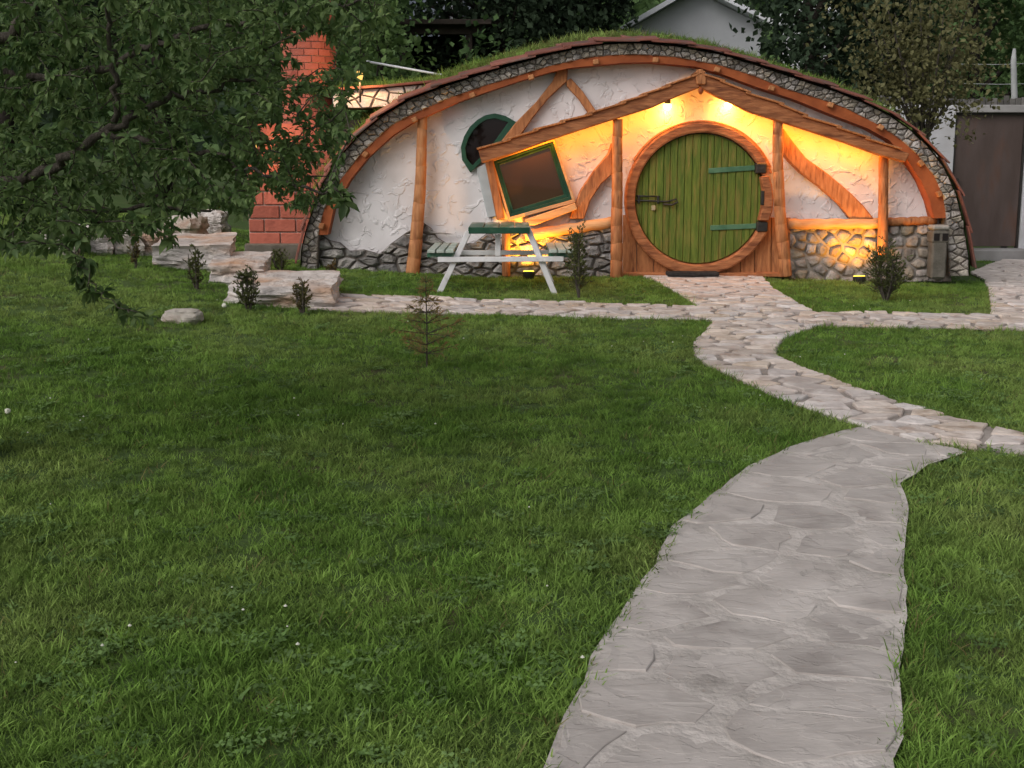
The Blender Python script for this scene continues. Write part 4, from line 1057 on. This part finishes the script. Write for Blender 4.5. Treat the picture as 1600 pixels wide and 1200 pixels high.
sk = np.array([p for l in limbs for p in l[0]]); skr = [r for l in limbs for r in l[1]]
sil = [(-60, -60), (610, -60), (618, 20), (600, 62), (560, 120), (555, 180), (545, 225), (520, 225), (515, 150), (505, 130), (470, 165), (455, 215), (500, 240), (520, 280), (562, 312), (555, 330), (500, 318), (470, 330), (440, 320),
       (400, 280), (395, 330), (385, 345), (340, 330), (300, 330), (270, 350), (235, 366), (200, 380), (150, 372), (110, 392), (60, 388), (30, 405), (-60, 410)]
holes = [(492, 82, 30), (440, 318, 20), (490, 215, 14)]
tw_ = []
while len(tw_) < 1250:
    x_, y_ = random.uniform(-60, 620), random.uniform(-60, 400)
    if not inside((x_, y_), sil): continue
    if any(math.hypot(x_ - a, y_ - b) < r for a, b, r in holes) and random.random() < .85: continue
    Yt = random.uniform(4.9, 7.4)
    if any(abs(y_ - yb) < 14 and xa <= x_ <= xb for xa, xb, yb in ((0, 60, 277), (60, 120, 250), (120, 170, 220), (170, 230, 190), (230, 300, 155), (165, 195, 120), (160, 190, 60))): Yt = random.uniform(5.9, 7.4)
    tw_.append(at(x_, y_, Yt))
for (x_, y_, Y_) in ((530, 300, 5.35), (545, 308, 5.3), (515, 298, 5.4), (265, 372, 5.2), (570, 60, 6), (600, 25, 6)): tw_.append(at(x_, y_, Y_))
for _ in range(34): tw_.append(at(random.uniform(425, 535), random.uniform(112, 262), random.uniform(5.3, 6.6)))
for _ in range(30): tw_.append(at(random.uniform(430, 530), random.uniform(-20, 48), random.uniform(5.3, 6.6)))
sprig = []
for (x_, y_, Y_, k) in ((112, 380, 5.3, 3), (128, 412, 5.2, 3), (118, 440, 5.2, 2), (150, 462, 5.1, 3), (175, 470, 5.1, 1), (205, 492, 5.05, 3), (235, 500, 5.05, 1), (545, 312, 5.3, 2), (60, 372, 5.3, 3), (276, 378, 5.15, 1)):
    for _ in range(k): sprig.append(at(x_ + random.uniform(-14, 14), y_ + random.uniform(-9, 9), Y_ + random.uniform(-.12, .12)))
for _ in range(520):   # twigs added unseen overhead, above the frame, to shade the lower-left lawn
    tw_.append(Vector((random.uniform(-4.8, -1.5), random.uniform(.2, 4.0), random.uniform(2.4, 3.6))))
for _ in range(420):   # the crown outside the frame
    v = rdir(1)[0] * (random.random() ** .4); q = Vector((-3.4 + v[0] * 1.9, 5.9 + v[1] * 2.0, 3.0 + v[2] * 1.25))
    tw_.append(q)
nspr = len(sprig)
tw_.sort(key=lambda p: float(((sk - np.array(p)) ** 2).sum(1).min()))
V, Fc = [], []
for pts, rad in limbs: tube_geo(pts, rad, 8, True, V, Fc)
LC, LD, LB_ = [], [], []
for wi, p in enumerate(tw_ + sprig):
    big = wi >= len(tw_)
    d2 = ((sk - np.array(p)) ** 2).sum(1); i = int(np.argmin(d2)); a_ = Vector(sk[i]); dist = math.sqrt(d2[i])
    m_ = a_.lerp(p, .5) + Vector(rng.normal(size=3) * dist * .08) + Vector((0, 0, dist * .06))
    r = min(.010, .0022 + dist * .008)
    tube_geo([a_, m_, p], [r, r * .7, r * .35], 4, False, V, Fc)
    if dist > .12: sk = np.vstack([sk, np.array(m_)[None], np.array(p)[None]])
    n = random.randint(7, 9) if big else random.randint(13, 18); dr = (p - a_); dr = dr.normalized() if dr.length > 1e-4 else Vector((1, 0, 0))
    for k in range(n):
        t = 1 - k / n * min(1, (.06 if big else .22) / max(.05, dist)); c = a_.lerp(p, t); LB_.append(1.5 if big else 1.0)
        an = k * 2.4; sd_ = dr.orthogonal().normalized(); sd_ = Matrix.Rotation(an, 3, dr) @ sd_
        LC.append(c); LD.append(dr * random.uniform(.2, .8) + sd_ * random.uniform(.5, 1.0) + Vector((0, 0, random.uniform(-.75, .1))))
mesh_obj('trunk', V, Fc, M['bark'], ft, True)
LC = np.array([tuple(c) for c in LC]); LD = np.array([tuple(c) for c in LD]); n = len(LC)
LU = rdir(n, 2.0); LL = rng.uniform(.028, .058, n) * np.array(LB_)
dist = np.linalg.norm(LC - np.array((0, 0, EYE)), axis=1)
pxx = 800 + F * LC[:, 0] / (LC[:, 1] * cp - (LC[:, 2] - EYE) * sp)
vis = (pxx > 0); order = np.argsort(np.where(vis, dist / LL, 1e9)); near = order[:300]; rest = order[300:]
V, Fc = leaf_geo(LC[rest], LD[rest], LU[rest], LL[rest], LEAF, LEAFT)
cr = stuff(mesh_obj('crown', V, Fc, M['leaf'], ft, True))
lm = bpy.data.meshes.new('leaf'); lm.from_pydata(LEAF.tolist(), [], LEAFT); lm.materials.append(M['leaf'])
lm.polygons.foreach_set('use_smooth', [True] * len(lm.polygons))
d_, s_, u_ = frames(LD[near], LU[near])
for k, i in enumerate(near):
    o = bpy.data.objects.new('leaf', lm); link(o, ft)
    mt = Matrix((d_[k], s_[k], u_[k])).transposed().to_4x4() @ Matrix.Scale(float(LL[i]), 4)
    mt.translation = Vector(LC[i]) - TB
    o.matrix_local = mt

# ------------------------------------------------------------------ small conifers and shrubs
def shrub(name, label, px, ybase, ytop, halfw, mat, n=700, leaf=.03, stems=5, shape='col', group=None, Y_=None):
    n = int(n * 1.15); halfw *= 1.25; leaf *= 1.05
    b = gnd(px, ybase) if Y_ is None else Vector((at(px, ybase, Y_).x, Y_, g(at(px, ybase, Y_).x, Y_)))
    top = at(px, ytop, b.y); H = top.z - b.z; r = halfw / F * b.y
    t = thing(name, label, 'shrub', b, group); V, Fc = [], []; C, D = [], []
    for s in range(stems):
        an = 2 * math.pi * s / stems + random.uniform(-.4, .4); rr = r * random.uniform(.2, .6) if s else 0
        e = b + Vector((math.cos(an) * rr, math.sin(an) * rr, H * (random.uniform(.7, .95) if s else 1)))
        m_ = b.lerp(e, .45) + Vector((math.cos(an), math.sin(an), 0)) * rr * .5
        pts = [b - Vector((0, 0, .03)), m_, e]; tube_geo(pts, [.012, .008, .003], 5, False, V, Fc)
        for k in range(n // stems // 9):
            u = random.uniform(.12, 1); c = b.lerp(m_, u * 2) if u < .5 else m_.lerp(e, u * 2 - 1)
            ww_ = r * (.75 - .45 * u) * random.uniform(.4, 1); a2 = random.uniform(0, 6.28)
            tip = c + Vector((math.cos(a2) * ww_, math.sin(a2) * ww_, ww_ * random.uniform(.3, 1.3)))
            tube_geo([c, tip], [.003, .0015], 3, False, V, Fc)
            for q in range(9):
                cc2 = c.lerp(tip, random.uniform(.2, 1.1)); C.append(cc2)
                D.append((tip - c).normalized() * .8 + Vector(rng.normal(size=3) * .5) + Vector((0, 0, .3)))
    mesh_obj('stem', V, Fc, M['bark'], t)
    C = np.array([tuple(c) for c in C]); D = np.array([tuple(c) for c in D])
    TPL = DIAM * np.array((1, .55, 1))
    V, Fc = leaf_geo(C, D, rdir(len(C), .5), leaf * rng.uniform(.7, 1.4, len(C)), TPL, DIAMT)
    stuff(mesh_obj('foliage', V, Fc, mat, t)); return t
shrub('conifer_shrub', 'sparse upright conifer between picnic table and door', 905, 466, 356, 24, M['thuja'], 1100, .032, 4)
shrub('conifer_shrub', 'bushy dark conifer before the right plinth by the ground spotlight', 1384, 472, 380, 38, M['thuja'], 1800, .034, 8)
shrub('step_shrub', 'thin shrub left of the topmost stone step', 213, 418, 345, 12, M['thujab'], 420, .035, 3)
shrub('step_shrub', 'wispy shrub before the middle stone step', 308, 452, 385, 20, M['thuja'], 520, .03, 4)
shrub('step_shrub', 'bushy shrub before the join of middle and lowest steps', 388, 486, 418, 22, M['thuja'], 900, .03, 6)
shrub('step_shrub', 'reddish dry shrub at the path end of the lowest step', 474, 492, 440, 18, M['thujab'], 560, .03, 5)
shrub('step_shrub', 'low leafy shrub between the steps and brick oven', 440, 424, 392, 20, M['thuja'], 420, .03, 5)
shrub('step_shrub', 'brownish shrub at the far side of the lowest step', 520, 442, 408, 12, M['thujab'], 360, .03, 4)
# browning young spruce in the lawn
b = gnd(667, 572); H = at(665, 432, b.y).z - b.z
t = thing('young_spruce', 'browning young spruce alone in the middle of the lawn', 'spruce', b)
V, Fc = [], []; C, D = [], []
tube_geo([b - Vector((0, 0, .03)), b + Vector((.004, 0, H * .5)), b + Vector((-.004, 0, H))], [.009, .006, .002], 6, False, V, Fc)
for lev, (u, r) in enumerate(((.14, .22), (.24, .27), (.36, .26), (.48, .21), (.60, .15), (.72, .08), (.84, .05), (.94, .03))):
    for k in range(7):
        an = 2 * math.pi * (k + .4 * lev) / 7 + random.uniform(-.3, .3); rr = r * random.uniform(.65, 1.15)
        s = b + Vector((0, 0, H * u)); e = s + Vector((math.cos(an) * rr, math.sin(an) * rr, rr * random.uniform(.05, .45)))
        tube_geo([s, e], [.0035, .0015], 4, False, V, Fc)
        for q in range(int(5 + 70 * rr)):
            C.append(s.lerp(e, random.uniform(.2, 1.02))); D.append((e - s).normalized() * .7 + Vector(rng.normal(size=3) * .55))
mesh_obj('stem', V, Fc, M['bark'], t)
C = np.array([tuple(c) for c in C]); D = np.array([tuple(c) for c in D])
V, Fc = leaf_geo(C, D, rdir(len(C), .5), rng.uniform(.035, .06, len(C)), DIAM * np.array((1, .25, 1)), DIAMT)
stuff(mesh_obj('foliage', V, Fc, M['spruce'], t))

# ------------------------------------------------------------------ grass
def tuft(name, nb, rad, h, wd, mat, lean=.5, curl=.5, seed=0):
    r_ = random.Random(seed); V = []; Fc = []
    for i in range(nb):
        a_ = r_.uniform(0, 6.28); q = rad * math.sqrt(r_.random()); x, y = q * math.cos(a_), q * math.sin(a_)
        d = r_.uniform(0, 6.28); hh = h * r_.uniform(.45, 1.15); ln = hh * r_.uniform(.1, lean); cu = hh * r_.uniform(0, curl); w2 = wd * r_.uniform(.6, 1.2) / 2
        dx, dy = math.cos(d), math.sin(d); tw2 = r_.uniform(0, 6.28); sx, sy = math.cos(tw2), math.sin(tw2); b = len(V)
        for k, (u, ws) in enumerate(((0, 1), (.5, .85), (.82, .5))):
            off = ln * u + cu * u * u; z = hh * u - cu * .45 * u * u
            V += [(x + dx * off + sx * w2 * ws, y + dy * off + sy * w2 * ws, z), (x + dx * off - sx * w2 * ws, y + dy * off - sy * w2 * ws, z)]
        V.append((x + dx * (ln + cu * 1.1), y + dy * (ln + cu * 1.1), hh - cu * .6))
        Fc += [(b, b + 1, b + 3, b + 2), (b + 2, b + 3, b + 5, b + 4), (b + 4, b + 5, b + 6)]
    me = bpy.data.meshes.new(name); me.from_pydata(V, [], Fc); me.materials.append(mat); return bpy.data.objects.new(name, me)
def clover(name, nb, rad, h, mat, seed=0):
    r_ = random.Random(seed); V = []; Fc = []
    for i in range(nb):
        a_ = r_.uniform(0, 6.28); q = rad * math.sqrt(r_.random()); x, y, z = q * math.cos(a_), q * math.sin(a_), h * r_.uniform(.5, 1)
        for k in range(3):
            an = a_ + k * 2.09; s = .014 * r_.uniform(.7, 1.2); c_, s_2 = math.cos(an), math.sin(an); b = len(V); tz_ = r_.uniform(-.4, .4)
            V += [(x, y, z), (x + c_ * s * .8 - s_2 * s * .5, y + s_2 * s * .8 + c_ * s * .5, z + tz_ * s), (x + c_ * s * 1.2, y + s_2 * s * 1.2, z + s * .2), (x + c_ * s * .8 + s_2 * s * .5, y + s_2 * s * .8 - c_ * s * .5, z - tz_ * s)]
            Fc.append((b, b + 1, b + 2, b + 3))
    me = bpy.data.meshes.new(name); me.from_pydata(V, [], Fc); me.materials.append(mat); return bpy.data.objects.new(name, me)
SRC = [tuft('tuft_a', 36, .06, .046, .005, M['grass'], .6, .7, 1), tuft('tuft_b', 36, .065, .040, .0055, M['grass'], .9, .9, 2), tuft('tuft_c', 14, .04, .07, .0052, M['grass'], .5, .9, 3),
       clover('clover_patch', 16, .06, .04, M['clover'], 4), tuft('tuft_dry', 8, .05, .05, .0045, M['dry'], 1.2, .9, 5), tuft('weed', 7, .012, .055, .014, M['clover'], 1.3, 1.2, 6)]
def scatter(name, pts, sc_, idx, parent=None, srcs=SRC):
    off = wloc(parent) if parent is not None else Vector((0, 0, 0)); n = len(pts)
    me = bpy.data.meshes.new(name); me.from_pydata((np.asarray(pts) - np.array(off)).tolist(), [], [])
    for an, ty, vals in (('sc', 'FLOAT', sc_), ('ti', 'INT', idx)):
        at_ = me.attributes.new(an, ty, 'POINT'); at_.data.foreach_set('value', vals)
    at_ = me.attributes.new('ro', 'FLOAT_VECTOR', 'POINT'); ro = np.c_[rng.uniform(-.15, .15, n), rng.uniform(-.15, .15, n), rng.uniform(0, 6.28, n)]
    at_.data.foreach_set('vector', ro.ravel().astype(np.float32))
    o = bpy.data.objects.new(name, me); link(o, parent); o['kind'] = 'stuff'
    ng = bpy.data.node_groups.new(name, 'GeometryNodeTree')
    ng.interface.new_socket('Geometry', in_out='INPUT', socket_type='NodeSocketGeometry'); ng.interface.new_socket('Geometry', in_out='OUTPUT', socket_type='NodeSocketGeometry')
    N = ng.nodes.new; L = ng.links.new; gi = N('NodeGroupInput'); go = N('NodeGroupOutput'); jn = N('GeometryNodeJoinGeometry')
    def attr(nm, ty): a_ = N('GeometryNodeInputNamedAttribute'); a_.data_type = ty; a_.inputs['Name'].default_value = nm; return a_.outputs['Attribute']
    sca, ro_, ti = attr('sc', 'FLOAT'), attr('ro', 'FLOAT_VECTOR'), attr('ti', 'INT')
    for k, s in enumerate(srcs):
        oi = N('GeometryNodeObjectInfo'); oi.inputs['Object'].default_value = s; oi.inputs['As Instance'].default_value = True
        cm = N('FunctionNodeCompare'); cm.data_type = 'INT'; cm.operation = 'EQUAL'; L(ti, cm.inputs[2]); cm.inputs[3].default_value = k
        ip = N('GeometryNodeInstanceOnPoints'); L(gi.outputs[0], ip.inputs['Points']); L(cm.outputs[0], ip.inputs['Selection']); L(oi.outputs['Geometry'], ip.inputs['Instance'])
        L(ro_, ip.inputs['Rotation']); L(sca, ip.inputs['Scale']); L(ip.outputs[0], jn.inputs[0])
    L(jn.outputs[0], go.inputs[0]); md = o.modifiers.new('scatter', 'NODES'); md.node_group = ng; return o
zones = [(-3.2, 3.4, 1.6, 5.2, 520), (-4.2, 4.5, 5.2, 8, 400), (-6.0, 6.2, 8, 11, 300), (-8.5, 7.5, 11, 15.2, 230), (-9.5, -2.2, 15.2, 19, 90), (5, 9, 15.2, 19.5, 25)]
PT = []
for x0, x1, y0, y1, dn in zones:
    n = int((x1 - x0) * (y1 - y0) * dn); PT.append(np.c_[rng.uniform(x0, x1, n), rng.uniform(y0, y1, n)])
PT = np.concatenate(PT)
keep = ~inside_np(PT, NEARW) & ~inside_np(PT, FARW) & ~((PT[:, 1] > YF - .14) & (PT[:, 0] > -2.55) & (PT[:, 0] < 5.55))
# a few path-edge points stay a little outside so blades overhang the stones
PT = PT[keep]
nz = np.array([mnoise.noise(Vector((x * .9, y * .9, 4))) for x, y in PT]); nz2 = np.array([mnoise.noise(Vector((x * 2.3, y * 2.3, 8))) for x, y in PT])
k2 = ~((nz2 > .56) & (rng.random(len(PT)) < .75)); PT, nz, nz2 = PT[k2], nz[k2], nz2[k2]
n = len(PT); u = rng.random(n)
idx = np.where(u < .45, 0, np.where(u < .80, 1, np.where(u < .94, 2, np.where(u < .965, 3, 4))))
idx = np.where((nz > .25) & (u > .93), 3, idx); idx = np.where(rng.random(n) < .010, 5, idx)
sc_ = rng.uniform(.7, 1.2, n) * (1 + .35 * nz) * np.where(PT[:, 1] > 9, .95, 1.0)
# grass creeping over the path edges
EP = []
for poly in (NEARW, FARW):
    for i in range(len(poly)):
        a_, b_ = poly[i], poly[(i + 1) % len(poly)]; dx, dy = b_[0] - a_[0], b_[1] - a_[1]; l = math.hypot(dx, dy)
        if l < 1e-4 or l > .3: continue
        for _ in range(int(l * 34) + 1):
            t = random.random(); q = (a_[0] + dx * t, a_[1] + dy * t)
            for sg in (1, -1):
                e = (q[0] + dy / l * sg * .03, q[1] - dx / l * sg * .03)
                if not inside(e, NEARW) and not inside(e, FARW) and e[1] < 14.6: f_ = random.uniform(.1, 1.2); EP.append((q[0] + (e[0] - q[0]) * f_, q[1] + (e[1] - q[1]) * f_))
EP = np.array(EP); PT = np.r_[PT, EP]; sc_ = np.r_[sc_, rng.uniform(.6, 1.3, len(EP))]; idx = np.r_[idx, rng.choice([0, 1, 1, 2, 4], len(EP))]
P3 = np.c_[PT, [g(x, y) - .006 for x, y in PT]]
scatter('lawn_grass', P3, sc_.astype(np.float32), idx.astype(np.int32))
bpy.data.objects['lawn_grass']['label'] = 'short green lawn grass with clover around the paths'; bpy.data.objects['lawn_grass']['category'] = 'grass'
# grass on the roof
RP = []
dk = np.array(deck).reshape(len(rows), 80, 3)
for _ in range(5200):
    j = random.choice((1, 1, 2, 2, 3, 4)); i = random.randint(3, 75); a_, b_ = random.random(), random.random()
    p = (dk[j, i] * (1 - a_) + dk[j, i + 1] * a_) * (1 - b_) + (dk[j + 1, i] * (1 - a_) + dk[j + 1, i + 1] * a_) * b_
    if p[1] > YF + .33 and abs(nrm[i][1]) > .35: RP.append(p)
n = len(RP); scatter('roof_grass', np.array(RP), rng.uniform(1.0, 2.1, n).astype(np.float32), rng.choice([0, 1, 2, 4, 4, 4], n).astype(np.int32), house)
AP = np.array([(random.uniform(x0_ - .3, x1_ + .5), YA + random.uniform(.15, 2.8), 0) for _ in range(900)])
AP[:, 2] = pwA[0][1] + .03 + (AP[:, 0] - x0_) / (x1_ - x0_) * (mz - pwA[0][1]) + (AP[:, 1] - YA) / 3 * .2
scatter('turf_grass', AP, rng.uniform(.8, 1.7, len(AP)).astype(np.float32), rng.choice([0, 1, 2], len(AP)).astype(np.int32), annex)
# clover blossoms in the lawn and two single flowers
bV, bF = [], []
def blob(c, r, V, Fc):
    b = len(V); V += [c + Vector((0, 0, r)), c + Vector((0, 0, -r * .6))]
    for k in range(6): V.append(c + Vector((math.cos(k * 1.047) * r, math.sin(k * 1.047) * r, 0)))
    for k in range(6): Fc.append((b, b + 2 + k, b + 2 + (k + 1) % 6)); Fc.append((b + 1, b + 2 + (k + 1) % 6, b + 2 + k))
cl = [PT[i] for i in rng.choice(len(nz), 1400) if nz[i] > .1 and PT[i][1] < 13][:80]
for x, y in cl: blob(Vector((x, y, g(x, y) + random.uniform(.04, .06))), random.uniform(.004, .008), bV, bF)
stuff(mesh_obj('clover_blossoms', bV, bF, M['petal']), 'tiny white clover blossoms dotted over the lawn', 'blossoms')
for (x_, y_, r, lb) in ((350, 480, .022, 'round white flower head in the lawn near the stone steps'), (12, 650, .018, 'single pale daisy at the left edge of the lawn')):
    b = gnd(x_, y_ + 8); t = thing('flower', lb, 'flower', b)
    tube('stem', [b, b + Vector((.004, 0, .05))], [.002, .0015], M['clover'], t, 5)
    V, Fc = [], []; c = b + Vector((.004, 0, .062))
    bm = bmesh.new(); bmesh.ops.create_icosphere(bm, subdivisions=2, radius=r)
    for v in bm.verts: v.co = v.co * random.uniform(.85, 1.1) + c
    bm_obj('head', bm, M['petal'], t)
